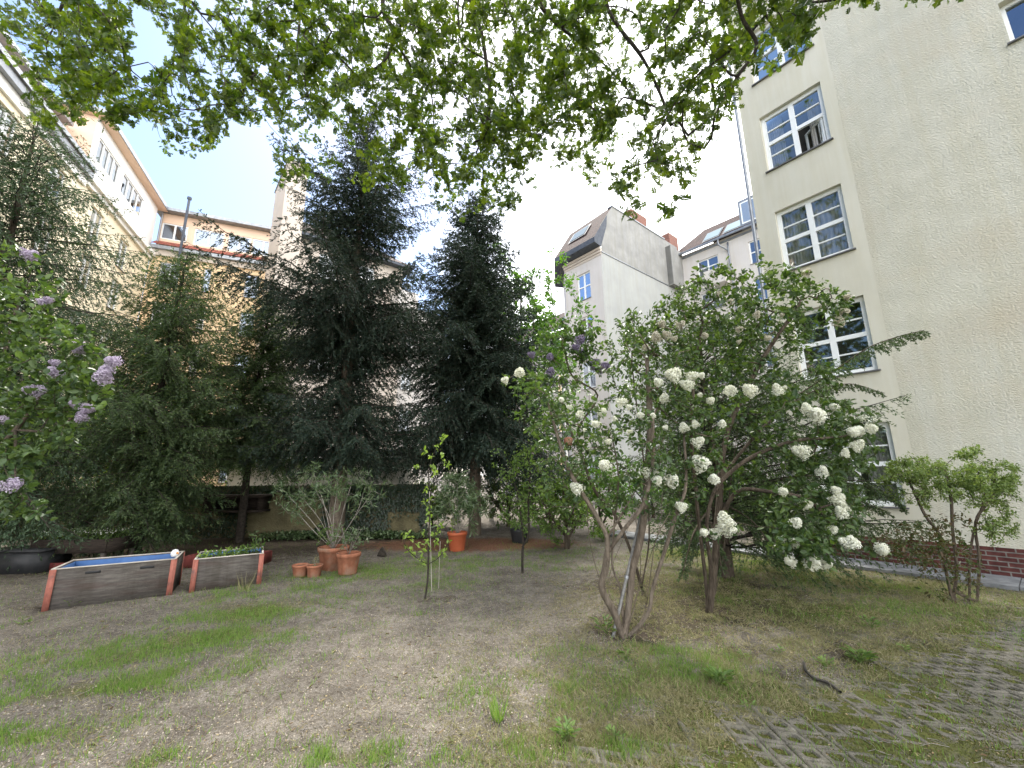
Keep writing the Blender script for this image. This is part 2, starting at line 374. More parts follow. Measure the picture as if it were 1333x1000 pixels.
mat('red_paint', (.27, .095, .07), (.36, .13, .095), 14, .7, .4, 60, c3=(.14, .08, .07), s3=9)
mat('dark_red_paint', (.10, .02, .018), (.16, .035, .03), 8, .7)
mat('blue_paint', (.05, .12, .30), (.07, .16, .37), 5, .55)
mat('pale_wood', (.42, .39, .34), (.55, .50, .44), 8, .8)
mat('soil_dark', (.045, .032, .022), (.10, .072, .05), 30, 1, 1.5, 90)
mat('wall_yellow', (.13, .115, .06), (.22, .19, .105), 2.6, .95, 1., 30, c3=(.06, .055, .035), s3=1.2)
mat('wall_cap', (.10, .09, .06), (.19, .17, .12), 4, .9, .6, 30)
mat('steel', (.12, .115, .11), (.24, .235, .225), 22, .6, metal=.3)
mat('hose_black', (.02, .018, .016), (.05, .045, .04), 14, .6)
mat('china_white', (.72, .72, .71), (.8, .8, .79), 6, .4)
mat('beak_orange', (.6, .25, .06), (.65, .3, .08), 6, .5)
mat('slate_path', (.13, .135, .14), (.23, .235, .24), 5, .85, .6, 40, c3=(.09, .09, .085), s3=3)
mat('concrete_paver', (.125, .115, .092), (.21, .195, .16), 16, .95, 1.2, 90, c3=(.085, .085, .05), s3=3)

needle_dark = leafmat('needles_dark', [(.014, .028, .022), (.022, .042, .03), (.036, .058, .034), (.018, .036, .028), (.055, .06, .035)], .1, .6, (1.2, 1.5, .6))
leafmat('needles_mid', [(.035, .058, .03), (.055, .09, .038), (.095, .135, .05), (.04, .068, .034)], .25, .55, (1.4, 1.7, .6))
leafmat('needles_grey', [(.035, .06, .035), (.05, .085, .045), (.065, .105, .055)], .2, .6, (1.4, 1.6, .7))
leafmat('leaf_canopy', [(.026, .05, .013), (.045, .078, .018), (.10, .135, .026), (.035, .062, .016), (.07, .105, .02)], .5, .45, (2.0, 2.05, .35))
leafmat('leaf_lilac', [(.035, .066, .026), (.058, .098, .036), (.10, .15, .055), (.046, .082, .032)], .32, .38, (1.7, 1.8, .5))
leafmat('leaf_lilac_light', [(.045, .085, .028), (.07, .12, .038), (.09, .15, .05)], .3, .4, (1.6, 1.7, .5))
leafmat('leaf_light', [(.16, .25, .045), (.22, .32, .07), (.27, .36, .10)], .4, .45, (1.4, 1.5, .5))
leafmat('leaf_clip', [(.10, .16, .045), (.15, .215, .065), (.19, .25, .09), (.08, .13, .04)], .35, .5, (1.4, 1.4, .5))
leafmat('leaf_fresh', [(.07, .13, .03), (.11, .18, .045), (.15, .22, .06)], .32, .5, (1.5, 1.6, .5))
leafmat('leaf_oleander', [(.05, .095, .035), (.09, .14, .06), (.15, .2, .10)], .2, .35, (1.4, 1.5, .5), .5)
leafmat('leaf_ivy', [(.012, .028, .012), (.022, .045, .018), (.035, .06, .028)], .15, .35, (1.5, 1.6, .5), .5)
leafmat('leaf_reddish', [(.04, .075, .025), (.09, .055, .03), (.06, .10, .03)], .3, .5)
leafmat('leaf_back', [(.06, .13, .03), (.09, .18, .035), (.05, .11, .03)], .4, .5, (1.7, 1.8, .5))
leafmat('leaf_sunny', [(.16, .26, .05), (.22, .32, .06), (.10, .2, .04)], .5, .5, (1.6, 1.7, .5))  # sunlight on the far crowns is put into these lighter greens
leafmat('petal_white', [(.80, .80, .72), (.86, .86, .80), (.76, .77, .66)], .4, .6, (1., 1., .9))
leafmat('petal_old', [(.62, .58, .48), (.7, .67, .56), (.5, .45, .38)], .3, .6, (1., 1., .9))
leafmat('petal_purple', [(.42, .36, .47), (.54, .48, .58), (.66, .61, .70)], .35, .6, (1.1, 1., 1.1))
leafmat('petal_deep', [(.2, .16, .26), (.3, .25, .36), (.38, .33, .45)], .3, .6, (1.1, 1., 1.1))
leafmat('grass_green', [(.085, .17, .028), (.13, .235, .04), (.17, .27, .06), (.22, .25, .10)], .35, .6, (1.3, 1.4, .5))
leafmat('grass_dry', [(.20, .18, .09), (.30, .27, .14), (.13, .15, .05), (.40, .35, .21)], .25, .8, (1., 1., .8))
leafmat('litter', [(.10, .065, .035), (.22, .15, .08), (.36, .30, .17), (.06, .04, .025)], .1, .9, (1., 1., .8))
leafmat('moss', [(.06, .075, .018), (.10, .11, .025), (.14, .15, .035), (.07, .05, .02)], .15, .9, (1., 1., .8))

def ground_mat():
    m, N, L = _new('ground_soil')
    out = N.new('ShaderNodeOutputMaterial'); b = N.new('ShaderNodeBsdfPrincipled'); L.new(b.outputs[0], out.inputs[0]); b.inputs['Roughness'].default_value = 1; b.inputs['Specular IOR Level'].default_value = .1
    tc = N.new('ShaderNodeTexCoord'); at_ = N.new('ShaderNodeAttribute'); at_.attribute_name = 'zones'
    sep = N.new('ShaderNodeSeparateColor'); L.new(at_.outputs['Color'], sep.inputs[0])
    def noise(s, d=6, r=.6):
        n = N.new('ShaderNodeTexNoise'); n.inputs['Scale'].default_value = s; n.inputs['Detail'].default_value = d; n.inputs['Roughness'].default_value = r; L.new(tc.outputs['Object'], n.inputs[0]); return n.outputs[0]
    def ramp(i, p0, c0, p1, c1):
        r = N.new('ShaderNodeValToRGB'); r.color_ramp.elements[0].position = p0; r.color_ramp.elements[1].position = p1
        r.color_ramp.elements[0].color = (*c0, 1); r.color_ramp.elements[1].color = (*c1, 1); L.new(i, r.inputs[0]); return r.outputs[0]
    def mix(f, a, c, bt='MIX'):
        x = N.new('ShaderNodeMix'); x.data_type = 'RGBA'; x.blend_type = bt
        L.new(f, x.inputs[0]) if not isinstance(f, float) else setattr(x.inputs[0], 'default_value', f)
        L.new(a, x.inputs[6]); L.new(c, x.inputs[7]); return x.outputs[2]
    soil = ramp(noise(2.2), .3, (.115, .104, .09), .7, (.225, .207, .182))
    grain = ramp(noise(75, 3, .8), .3, (.35, .33, .30), .66, (1.4, 1.38, 1.36))
    soil = mix(1., soil, grain, 'MULTIPLY')
    grain2 = ramp(noise(16, 5, .75), .35, (.65, .62, .58), .6, (1.1, 1.1, 1.1)); soil = mix(1., soil, grain2, 'MULTIPLY')
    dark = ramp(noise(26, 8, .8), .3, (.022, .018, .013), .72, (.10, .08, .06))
    moss = ramp(noise(30, 6, .7), .3, (.055, .065, .022), .7, (.14, .145, .045))
    red = ramp(noise(22, 6, .7), .3, (.10, .05, .03), .7, (.23, .125, .08))
    def zone(ch, thr0, thr1, sc):
        a = N.new('ShaderNodeMath'); a.operation = 'ADD'; L.new(sep.outputs[ch], a.inputs[0]); L.new(noise(sc, 7, .7), a.inputs[1])
        return ramp(a.outputs[0], thr0, (0, 0, 0), thr1, (1, 1, 1))
    def zscale(ch, thr0, thr1, sc):
        a = N.new('ShaderNodeMath'); a.operation = 'MULTIPLY_ADD'; L.new(noise(sc, 7, .7), a.inputs[0]); a.inputs[1].default_value = .9; a.inputs[2].default_value = -.45
        s = N.new('ShaderNodeMath'); s.operation = 'ADD'; L.new(sep.outputs[ch], s.inputs[0]); L.new(a.outputs[0], s.inputs[1])
        return ramp(s.outputs[0], thr0, (0, 0, 0), thr1, (1, 1, 1))
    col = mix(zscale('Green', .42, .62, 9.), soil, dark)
    col = mix(zscale('Red', .4, .75, 12.), col, moss)
    col = mix(zscale('Blue', .4, .6, 7.), col, red)
    L.new(col, b.inputs['Base Color'])
    bp = N.new('ShaderNodeBump'); bp.inputs['Strength'].default_value = .9; bp.inputs['Distance'].default_value = .02
    L.new(noise(60, 5, .75), bp.inputs['Height']); L.new(bp.outputs[0], b.inputs['Normal'])
ground_mat()
# ================================================================== light, sky, camera
SUN_AZ, SUN_EL = -8., 56.
def setup():
    w = bpy.data.worlds.new('World'); SC.world = w; w.use_nodes = True; N = w.node_tree.nodes; L = w.node_tree.links
    bg = N['Background']; sky = N.new('ShaderNodeTexSky'); sky.sky_type = 'NISHITA'; sky.sun_disc = False
    sky.sun_elevation = math.radians(SUN_EL); sky.sun_rotation = math.radians(SUN_AZ); sky.air_density = 1.; sky.dust_density = .7; sky.ozone_density = 1.6
    tc = N.new('ShaderNodeTexCoord'); mp = N.new('ShaderNodeMapping'); mp.inputs['Scale'].default_value = (1, 1, 1.7); L.new(tc.outputs['Generated'], mp.inputs[0])
    n = N.new('ShaderNodeTexNoise'); n.inputs['Scale'].default_value = 1.7; n.inputs['Detail'].default_value = 8; n.inputs['Roughness'].default_value = .55; n.inputs['Distortion'].default_value = .4; L.new(mp.outputs[0], n.inputs[0])
    sep = N.new('ShaderNodeSeparateXYZ'); L.new(tc.outputs['Generated'], sep.inputs[0])
    # a bank of thin bright cloud fills the east half of the sky
    m1 = N.new('ShaderNodeMath'); m1.operation = 'MULTIPLY_ADD'; L.new(sep.outputs[0], m1.inputs[0]); m1.inputs[1].default_value = 1.5; m1.inputs[2].default_value = .36
    m2 = N.new('ShaderNodeMath'); m2.operation = 'ADD'; L.new(m1.outputs[0], m2.inputs[0]); L.new(n.outputs[0], m2.inputs[1])
    m3 = N.new('ShaderNodeMath'); m3.operation = 'MULTIPLY_ADD'; L.new(sep.outputs[2], m3.inputs[0]); m3.inputs[1].default_value = -.42; m3.inputs[2].default_value = .13; 
    m4 = N.new('ShaderNodeMath'); m4.operation = 'ADD'; L.new(m2.outputs[0], m4.inputs[0]); L.new(m3.outputs[0], m4.inputs[1])
    m5 = N.new('ShaderNodeMath'); m5.operation = 'MULTIPLY_ADD'; L.new(sep.outputs[1], m5.inputs[0]); m5.inputs[1].default_value = -.45; m5.inputs[2].default_value = .22  # extra cloud added behind the camera to whiten reflections and fill light
    m6 = N.new('ShaderNodeMath'); m6.operation = 'ADD'; L.new(m4.outputs[0], m6.inputs[0]); L.new(m5.outputs[0], m6.inputs[1]); m4 = m6
    r = N.new('ShaderNodeValToRGB'); r.color_ramp.elements[0].position = .52; r.color_ramp.elements[1].position = .78; L.new(m4.outputs[0], r.inputs[0])
    mx = N.new('ShaderNodeMix'); mx.data_type = 'RGBA'; L.new(r.outputs[0], mx.inputs[0]); L.new(sky.outputs[0], mx.inputs[6]); mx.inputs[7].default_value = (14.6, 14.7, 15., 1)
    L.new(mx.outputs[2], bg.inputs[0]); bg.inputs[1].default_value = .085
    ld = bpy.data.lights.new('sun', 'SUN'); ld.energy = 2.1; ld.angle = math.radians(8); ld.color = (1, .95, .86)
    lo = bpy.data.objects.new('sun', ld); COL.objects.link(lo); e, a = math.radians(SUN_EL), math.radians(SUN_AZ)
    lo.rotation_euler = Vector((math.sin(a)*math.cos(e), math.cos(a)*math.cos(e), math.sin(e))).to_track_quat('Z', 'Y').to_euler(); lo.location = (0, 0, 40)
    cam = bpy.data.cameras.new('camera'); co = bpy.data.objects.new('camera', cam); COL.objects.link(co); SC.camera = co
    cam.sensor_width = 36; cam.lens = 36*F/1333; cam.clip_start = .05; cam.clip_end = 2000
    M = Matrix((( *RT, ), ( *UP, ), (*(-FW), ))).transposed().to_4x4(); M.translation = Vector((0, 0, H)); co.matrix_world = M
    vs = SC.view_settings; vs.view_transform = 'Standard'; vs.look = 'None'; vs.exposure = 1.88; vs.gamma = 1
setup()

# ================================================================== ground
BR = Fr((7.96, 9.39), -38.2)                     # facade line of the big cream building
E0 = np.array([.8, 3.22]); ED = norm(np.array([6.02, 2.9])); EN = np.array([ED[1], -ED[0]])   # edge of the grass pavers
def blob(x, y, cx, cy, rx, ry, an=0.):
    c, s = math.cos(an), math.sin(an); u = ((x-cx)*c+(y-cy)*s)/rx; v = (-(x-cx)*s+(y-cy)*c)/ry
    return np.exp(-(u*u+v*v)*.75)
def gp(px, py): q = ground(px, py); return q[0], q[1]
_gb = []
for (px, py, rx, ry, an, w) in [(340, 795, .9, .6, .5, 1.3), (265, 832, 1.2, .42, .5, 1.3), (150, 890, .9, .26, .4, .9), (290, 775, .35, .6, 0, .9), (40, 960, .5, .2, .2, .6), (385, 765, .6, .35, 0, .9), (480, 745, 1.2, .8, 0, .9), (575, 735, 1.0, .95, 0, 1), (560, 760, .8, .5, 0, .7),
                               (690, 735, 1.2, .5, 0, .7), (740, 720, 1.3, 1., 0, .5), (960, 735, 1.4, 1.3, .2, .6), (900, 720, 1.5, 1., 0, .6), (1050, 755, 1.6, .6, -.5, .6), (1150, 790, 1.6, .8, -.3, .45), (850, 880, 1.0, .4, .3, .5), (740, 965, .4, .16, 0, .9), (470, 985, .5, .12, 0, .8), (190, 990, .3, .1, 0, .7), (900, 890, .6, .25, .3, .6), (630, 900, .3, .3, 0, .3), (820, 850, .6, .2, 0, .6)]:
    gx, gy = gp(px, py); _gb.append((gx, gy, rx, ry, an, w))
def z_green(x, y):
    s = 0*x
    for g in _gb: s = np.maximum(s, g[5]*blob(x, y, *g[:5]))
    return s
def z_dry(x, y):
    """straw-coloured thin lawn on the right"""
    d = (x-E0[0])*EN[0]+(y-E0[1])*EN[1]
    a = 1/(1+np.exp(-(x-.35*(y-4)-.2+1.2*(fbm(x*1.1+3, y*1.1, 3)-.5))*2.2))
    return a*(d < .1)*(y < 14)
def paver_d(x, y): return (x-E0[0])*EN[0]+(y-E0[1])*EN[1]
def zones(x, y):
    n = fbm(x*1.3+9, y*1.3+4, 4)
    green = z_green(x, y)*.75
    dry = z_dry(x, y)
    R_ = np.clip(green*.8+dry*.40+(n-.5)*.7, 0, 1)
    d = paver_d(x, y); R_ = np.where(d > -.25, .62+(n-.5)*1.2, R_)
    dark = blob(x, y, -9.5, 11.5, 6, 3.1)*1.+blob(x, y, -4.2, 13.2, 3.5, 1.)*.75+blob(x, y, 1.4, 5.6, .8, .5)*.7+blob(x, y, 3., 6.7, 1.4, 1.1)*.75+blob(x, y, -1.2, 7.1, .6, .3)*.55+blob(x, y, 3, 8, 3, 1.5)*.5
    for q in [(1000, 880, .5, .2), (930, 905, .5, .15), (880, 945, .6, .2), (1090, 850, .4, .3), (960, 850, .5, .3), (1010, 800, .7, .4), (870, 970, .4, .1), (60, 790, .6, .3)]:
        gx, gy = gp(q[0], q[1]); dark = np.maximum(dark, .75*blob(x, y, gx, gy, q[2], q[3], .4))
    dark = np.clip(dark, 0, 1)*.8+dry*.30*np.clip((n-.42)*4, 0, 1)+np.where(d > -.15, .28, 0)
    red = blob(x, y, -1.2, 12.4, 3.4, 1.3)*.85
    return R_, np.clip(dark, 0, 1), red
def gz(x, y):
    """ground height"""
    z = .05*(fbm(x*.55+2, y*.55+1, 3)-.5)+.05*(fbm(x*4, y*4+7, 3)-.5)+.026*(fbm(x*17, y*17, 3)-.5)
    d = paver_d(x, y); k = 1/(1+np.exp(-np.clip((d-.02+.35*(fbm(x*2.2, y*2.2, 3)-.5))*9, -50, 50)))
    zp = -.004+.055*(fbm(x*2.1+5, y*2.1, 3)-.45)+.012*(fbm(x*22, y*22, 2)-.5)
    z = z*(1-k)+zp*k
    rise = np.clip((y-9.3)/4, 0, 1)*0
    o = (x-BR.O[0])*BR.n[0]+(y-BR.O[1])*BR.n[1]       # flat strip under the path
    kp = np.clip((1.6-o)/.4, 0, 1)*(x > 2); z = z*(1-kp)-.06*kp
    return z
def build_ground():
    def sheet(xs, ys):
        X, Y = np.meshgrid(xs, ys); x, y = X.ravel(), Y.ravel(); nx, ny = len(xs), len(ys)
        V = np.stack([x, y, gz(x, y)], 1); i = np.arange(ny-1)[:, None]*nx; j = np.arange(nx-1)[None]
        return V, np.stack([i+j, i+j+1, i+nx+j+1, i+nx+j], -1).reshape(-1, 4)
    xs = np.concatenate([np.arange(-60, -18, 2), np.arange(-18, -9, .3), np.arange(-9, 9, .045), np.arange(9, 20, .3), np.arange(20, 62, 2)])
    ys = np.concatenate([np.arange(-30, -1, 2), np.arange(-1, 1.8, .2), np.arange(1.8, 9.5, .04), np.arange(9.5, 17, .12), np.arange(17, 70, 2)])
    V, Fc = sheet(xs, ys)
    far = (np.abs(V[:, 0]) > 20) | (V[:, 1] > 20) | (V[:, 1] < -3); V[far, 2] = -.02
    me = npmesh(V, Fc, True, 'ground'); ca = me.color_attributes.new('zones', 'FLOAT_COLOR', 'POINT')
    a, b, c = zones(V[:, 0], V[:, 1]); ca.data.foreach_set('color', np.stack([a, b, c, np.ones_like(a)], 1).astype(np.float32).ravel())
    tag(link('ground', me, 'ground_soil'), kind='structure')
    me = npmesh(np.array([[-900, -900, -.25], [900, -900, -.25], [900, 900, -.25], [-900, 900, -.25.real]]), np.array([[0, 1, 2, 3]])); tag(link('terrain', me, 'ground_soil'), kind='structure')
build_ground()

def build_pavers():
    """interlocking concrete grid stones with open diamond cells"""
    d = BR.d[:2]; e = np.array([-d[1], d[0]]); e = e if e@np.array([0, 1.]) < 0 else -e
    p, q = .27, .108        # cell pitch along the row / across
    V = []; Fc = []; n = 0; base = np.array([4.2, 3.0])
    for i in range(-36, 48):
        for j in range(-56, 82):
            c = base+d*((i+.5*(j % 2))*p)+e*(j*q)
            if c[1] < 1.6 or c[0] > 10.5 or paver_d(c[0], c[1]) < -.12+.22*math.sin(c[0]*3.1)*math.sin(c[1]*5.3) : continue
            o = (c-BR.O[:2])@BR.n[:2]
            if o < 1.3: continue
            def P(u, v, z): w = c+d*u+e*v; return (w[0], w[1], z)
            a, b = p/2, q
            g = .004; ou = [(-a+g, 0), (-a*.5, -b*.5+g), (-.0, -b+g), (a*.5, -b*.5+g), (a-g, 0), (a*.5, b*.5-g), (0, b-g), (-a*.5, b*.5-g)]
            wv = .012*math.sin(i*1.7+j)
            inn = [(-a*.56, 0), (-a*.33+wv, -b*.27), (0, -b*.50), (a*.33+wv, -b*.27), (a*.56, 0), (a*.33+wv, b*.27), (0, b*.50), (-a*.33+wv, b*.27)]
            tz = .010+.005*math.sin(i*3.3+j*1.9); tl = .0025*math.sin(i*12.9+j*78.2)
            for (u, v) in ou: V.append(P(u, v, tz-.012+tl*u*10))
            for (u, v) in ou: V.append(P(u*.955, v*.93, tz+tl*u*10))
            for (u, v) in inn: V.append(P(u, v, tz+tl*u*10))
            for (u, v) in inn: V.append(P(u*.86, v*.86, tz-.05))
            for k in range(8):
                k2 = (k+1) % 8
                for r in range(3): Fc.append((n+8*r+k, n+8*r+k2, n+8*(r+1)+k2, n+8*(r+1)+k))
            n += 32
    tag(link('grass_paver_pavement', npmesh(np.array(V), np.array(Fc)), 'concrete_paver'), kind='structure')
build_pavers()
def build_path():
    b = FB(BR); rnd = random.Random(4); s = -9.
    while s < 7:
        w = rnd.uniform(.42, .6); o = .03
        for k in range(2):
            ow = .44+.06*rnd.random(); zz = rnd.uniform(-.005, .005)
            b.box(s, s+w-.012, -.05, .012+zz, o, o+ow-.012); o += ow
        s += w
    tag(b.build('path', 'slate_path'), kind='structure')
build_path()

# ---- grass, moss, litter, weeds
def scatter_grass(name, dens, fn, rng, hgt, wid, m, lab, cat, lean=.5, lay=0.):
    n = dens; Y = rng[2]+(rng[3]-rng[2])*RNG.random(n)**1.5; X = (RNG.random(n)*2-1)*(Y*1.33+.6)
    k = RNG.random(n) < fn(X, Y); X, Y = X[k], Y[k]; n = len(X)
    C = np.stack([X, Y, gz(X, Y)-.004], 1); D = RNG.normal(size=(n, 3))*lean; D[:, 2] = np.abs(D[:, 2])*(1-lay)+(1-lay); Nn = rdir(n)
    Nn[:, 2] = np.abs(Nn[:, 2])*.4
    Lh = hgt*(.5+RNG.random(n)*.9); V, Fc = leaves(C, D, Nn, Lh, wid*(.7+.6*RNG.random(n)), T_GR)
    o = link(name, npmesh(V, Fc), m); tag(o, lab, cat, kind='stuff'); return o
pat = lambda x, y: np.clip(fbm(x*3.3, y*3.3, 3)*2.6-.85, 0, 1)
notpath = lambda x, y: (((x-BR.O[0])*BR.n[0]+(y-BR.O[1])*BR.n[1]) > .95) | (x < 2)
scatter_grass('grass', 640000, lambda x, y: np.clip(z_green(x, y)*2.2*np.clip(fbm(x*2.2+1, y*2.2+6, 4)*3.2-1.1, 0, 1)*(.25+pat(x*2, y*2))+.05*pat(x, y), 0, 1)*notpath(x, y), (0, 0, 3, 13.5), .06, .005, 'grass_green', 'soft green grass growing in patches on the bare soil', 'grass', .42)
scatter_grass('dry_grass', 600000, lambda x, y: np.clip((z_dry(x, y)*1.1+.035+.25*z_green(x, y))*(.12+pat(x+5, y+3)), 0, 1)*(paver_d(x, y) < .25)*notpath(x, y), (0, 0, 3, 11), .065, .0048, 'grass_dry', 'thin straw coloured dry grass lying over the lawn on the right', 'dry grass', 1., .65)
scatter_grass('moss', 420000, lambda x, y: np.clip((paver_d(x, y) > -.35)*(.3+1.5*np.clip(fbm(x*2.1+8, y*2.1, 3)*2.4-.8, 0, 1)), 0, 1)*notpath(x, y), (0, 0, 2.4, 7), .018, .007, 'moss', 'yellow green moss filling the cells between the concrete grid stones', 'moss', 1.1, .3)
def litter():
    n = 15000; Y = 2.8+9*RNG.random(n)**1.6; X = (RNG.random(n)*2-1)*(Y*1.3+.5); k = notpath(X, Y); X, Y = X[k], Y[k]; n = len(X)
    C = np.stack([X, Y, gz(X, Y)+.004], 1); D = rdir(n); D[:, 2] *= .15; Nn = rdir(n, 1.5, .6)
    V, Fc = leaves(C, D, Nn, .020*(.4+RNG.random(n)*1.0+2.2*(RNG.random(n) < .04)), .012*(.4+RNG.random(n)), T_OV)
    tag(link('leaf_litter', npmesh(V, Fc), 'litter'), 'small dry leaves and husks scattered over the bare soil', 'leaf litter', kind='stuff')
    n = 1500; Y = 2.8+8*RNG.random(n)**1.5; X = (RNG.random(n)*2-1)*(Y*1.3+.5); T = Tubes()
    for x, y in zip(X, Y):
        a = RNG.random()*6.3; l = .03+.07*RNG.random(); z = float(gz(np.array([x]), np.array([y]))[0])+.005
        T.add([(x, y, z), (x+l*math.cos(a), y+l*math.sin(a), z+.004), (x+2*l*math.cos(a+.3), y+2*l*math.sin(a+.3), z)], .0022, 3)
    tag(T.build('fallen_twigs', 'bark_grey'), 'thin broken twigs lying about on the soil', 'twigs', kind='stuff')
litter()
def soil_crumbs():
    n = 42000; Y = 2.7+6.*RNG.random(n)**1.5; X = (RNG.random(n)*2-1)*(Y*1.3+.4); k = (paver_d(X, Y) < .1) & notpath(X, Y); X, Y = X[k], Y[k]; n = len(X)
    C = np.stack([X, Y, gz(X, Y)], 1); s = .0035+.006*RNG.random(n)**2
    oc = np.array([[1, 0, 0], [0, 1, 0], [-1, 0, 0], [0, -1, 0], [0, 0, 1.]]); V = C[:, None]+oc[None]*s[:, None, None]*(.7+.6*RNG.random((n, 5, 1)))
    f = np.array([[0, 1, 4], [1, 2, 4], [2, 3, 4], [3, 0, 4]]); Fc = (np.arange(n)*5)[:, None, None]+f[None]
    tag(link('gravel', npmesh(V.reshape(-1, 3), Fc.reshape(-1, 3)), 'crumbs'), 'fine grey soil crumbs and grit on the bare ground', 'grit', kind='stuff')
leafmat('crumbs', [(.08, .065, .05), (.2, .17, .13), (.36, .32, .26), (.12, .1, .08)], 0., .95)
soil_crumbs()
def weed(px, py, r, n, label, group='leafy weeds in the lawn', m='leaf_fresh'):
    g = ground(px, py); g[2] = gz(g[:1], g[1:2])[0]; t = thing('weed', g, label, 'weed', group)
    a = RNG.random(n)*6.28; h = RNG.random(n)*.8+.2; C = g+np.stack([np.cos(a)*r*RNG.random(n)*.7, np.sin(a)*r*RNG.random(n)*.7, h*r*.7], 1)
    D = np.stack([np.cos(a), np.sin(a), .5+0*a], 1); V, Fc = leaves(C, D, rdir(n, 2, .5), (.26*r+.01)*(.6+.8*RNG.random(n)), .15*r+.006, T_OV); link('foliage', npmesh(V, Fc), m, t)
    T = Tubes()
    for c in C[::3]: T.add([g+np.array([0, 0, -.01]), (g+c)/2+np.array([0, 0, .02]), c], .0025, 3)
    T.build('stem', 'leaf_fresh', t)
for w in [(1120, 862, .17, 70, 'largest bright green leafy weed at the edge of the paving'), (1075, 868, .12, 20, 'low bright weed between the dark hose and the largest weed'), (1178, 850, .1, 16, 'small weed right of the largest weed near the paving edge'), (1135, 820, .17, 26, 'pale leafy weed up the lawn behind the largest weed'), (1015, 852, .10, 16, 'small rosette of green leaves left of the dark hose'), (968, 858, .09, 14, 'small low rosette weed in the dry grass right of the second lilac trunk'), (935, 893, .17, 70, 'wide low clump of weed at the front edge of the dry lawn'), (738, 962, .14, 50, 'leafy weed clump at the bottom of the picture on bare soil'), (800, 962, .09, 24, 'low weed clump beside the leafy clump at the bottom'), (975, 925, .08, 12, 'small weed growing out of the mossy paver edge'),
          (815, 860, .12, 20, 'bright green shoots in front of the lilac stem base'), (790, 825, .22, 26, 'tall soft weed growing left of the leaning metal pole'), (90, 790, .16, 22, 'yellow green seedling in front of the long planter corner'), (28, 815, .12, 16, 'small green seedling left of the long planter'), (785, 705, .5, 60, 'feathery green plant behind the multi stemmed white lilac')]: weed(*w)
def tuft(px, py, r, h, n, label, m='grass_green'):
    g = ground(px, py); g[2] = gz(g[:1], g[1:2])[0]; a = RNG.random(n)*6.28; C = g+np.stack([np.cos(a)*r*RNG.random(n), np.sin(a)*r*RNG.random(n), 0*a], 1)
    V, Fc = leaves(C, np.stack([np.cos(a)*.35, np.sin(a)*.35, 1+0*a], 1), rdir(n), h*(.4+.6*RNG.random(n)), .007, T_GR)
    tag(link('grass_tuft', npmesh(V-g, Fc), m), label, 'grass tuft', 'single tall grass tufts').location = Vector(g.tolist())
tuft(650, 935, .05, .26, 40, 'tall pale grass tuft standing alone in the bare soil foreground'); tuft(57, 865, .05, .14, 22, 'whitish dry grass tuft on bare soil at the left', 'grass_dry'); tuft(318, 770, .10, .4, 30, 'tall thin grass stalks in front of the shorter planter', 'grass_dry')
tuft(925, 780, .12, .2, 40, 'grass tuft by the foot of the second lilac trunk'); tuft(545, 800, .1, .1, 30, 'short grass tuft near the foot of the young pear tree')
def hose():
    T = Tubes(); P = [ground(x, y) for x, y in [(1047, 868), (1050, 880), (1062, 888), (1078, 894), (1095, 907)]]; P = [np.array([p[0], p[1], gz(p[:1], p[1:2])[0]+.03]) for p in P]
    T.add(spline(P, 8), .013, 8); tag(T.build('garden_hose', 'hose_black'), 'short dark bent piece of hose lying at the paving edge', 'hose')
hose()
# ================================================================== buildings
def tube(name, P, r, m, par, k=8):
    T = Tubes(); T.add(P, r, k); return T.build(name, m, par)
def side_body(fr, a0, a1, z0, z1, dep, off=0.):
    """the other outer walls of a block behind its facade"""
    b = FB(fr); d = off-dep
    b.q([(a0, z0, off), (a0, z1, off), (a0, z1, d), (a0, z0, d)]); b.q([(a1, z0, off), (a1, z0, d), (a1, z1, d), (a1, z1, off)]); b.q([(a0, z0, d), (a0, z1, d), (a1, z1, d), (a1, z0, d)]); return b
def right_building():
    t = thing('apartment_building', BR.pt(0, 0), 'tall cream rendered apartment house with white grid windows and brick base', 'building')
    W = [(-.41, 1.08, z, z+1.8) for z in (1.15, 4.12, 7.1, 10.18, 13.15)]
    sm = FB(BR); sm.wall(-.68, 1.55, .5, 21, W, 0, .2); 
    sm.q([(1.55, .5, 0), (1.55, .5, -9), (1.55, 21, -9), (1.55, 21, 0)]); 
    sm.build('bay_wall', 'stucco_smooth', t)
    H2 = [(-4.5, -3.4, 10.25, 11.25), (-4.5, -3.4, 7.25, 8.25)]; H2 = H2[:1]
    tx = FB(BR); tx.wall(-14, -.68, .5, 21, H2, -.004, .24); tx.q([(-14, .5, -.004), (-14, 21, -.004), (-14, 21, -9), (-14, .5, -9)]); tx.q([(-14, .5, -9), (-14, 21, -9), (1.55, 21, -9), (1.55, .5, -9)]); tx.q([(-14, 21, -.12), (-14, 21, -9), (1.55, 21, -9), (1.55, 21, -.12)])
    tx.build('wall', 'stucco_cream', t)
    pl = FB(BR); pl.wall(-14, 1.60, -.2, .5, [], .02); pl.q([(1.60, -.2, .02), (1.60, -.2, -9), (1.60, .5, -9), (1.60, .5, .02)]); pl.q([(-14, .5, .02), (1.60, .5, .02), (1.60, .5, -.12), (-14, .5, -.12)]); pl.build('brick_base', 'brick_plinth', t)
    for i, h in enumerate(W):
        window(t, BR, *h, 0, 2, 2, 1, .10, .17, openp=(0, 0) if i == 3 else None, curtain=[(.4, -.45), (), (.55, -.4), (.3, -.3), ()][i] or None, lab='window with its lower right sash standing open' if i == 3 else None)
    for h in H2: window(t, BR, *h, -.004, 1, 1, 0, .07, .22, glass='glass_blue')
    s = 1.80; P = [BR.pt(1.62, z, .07) for z in (0, 5, 10, 15, 20.8)]; tube('downpipe', P, .045, 'zinc', t)
right_building()

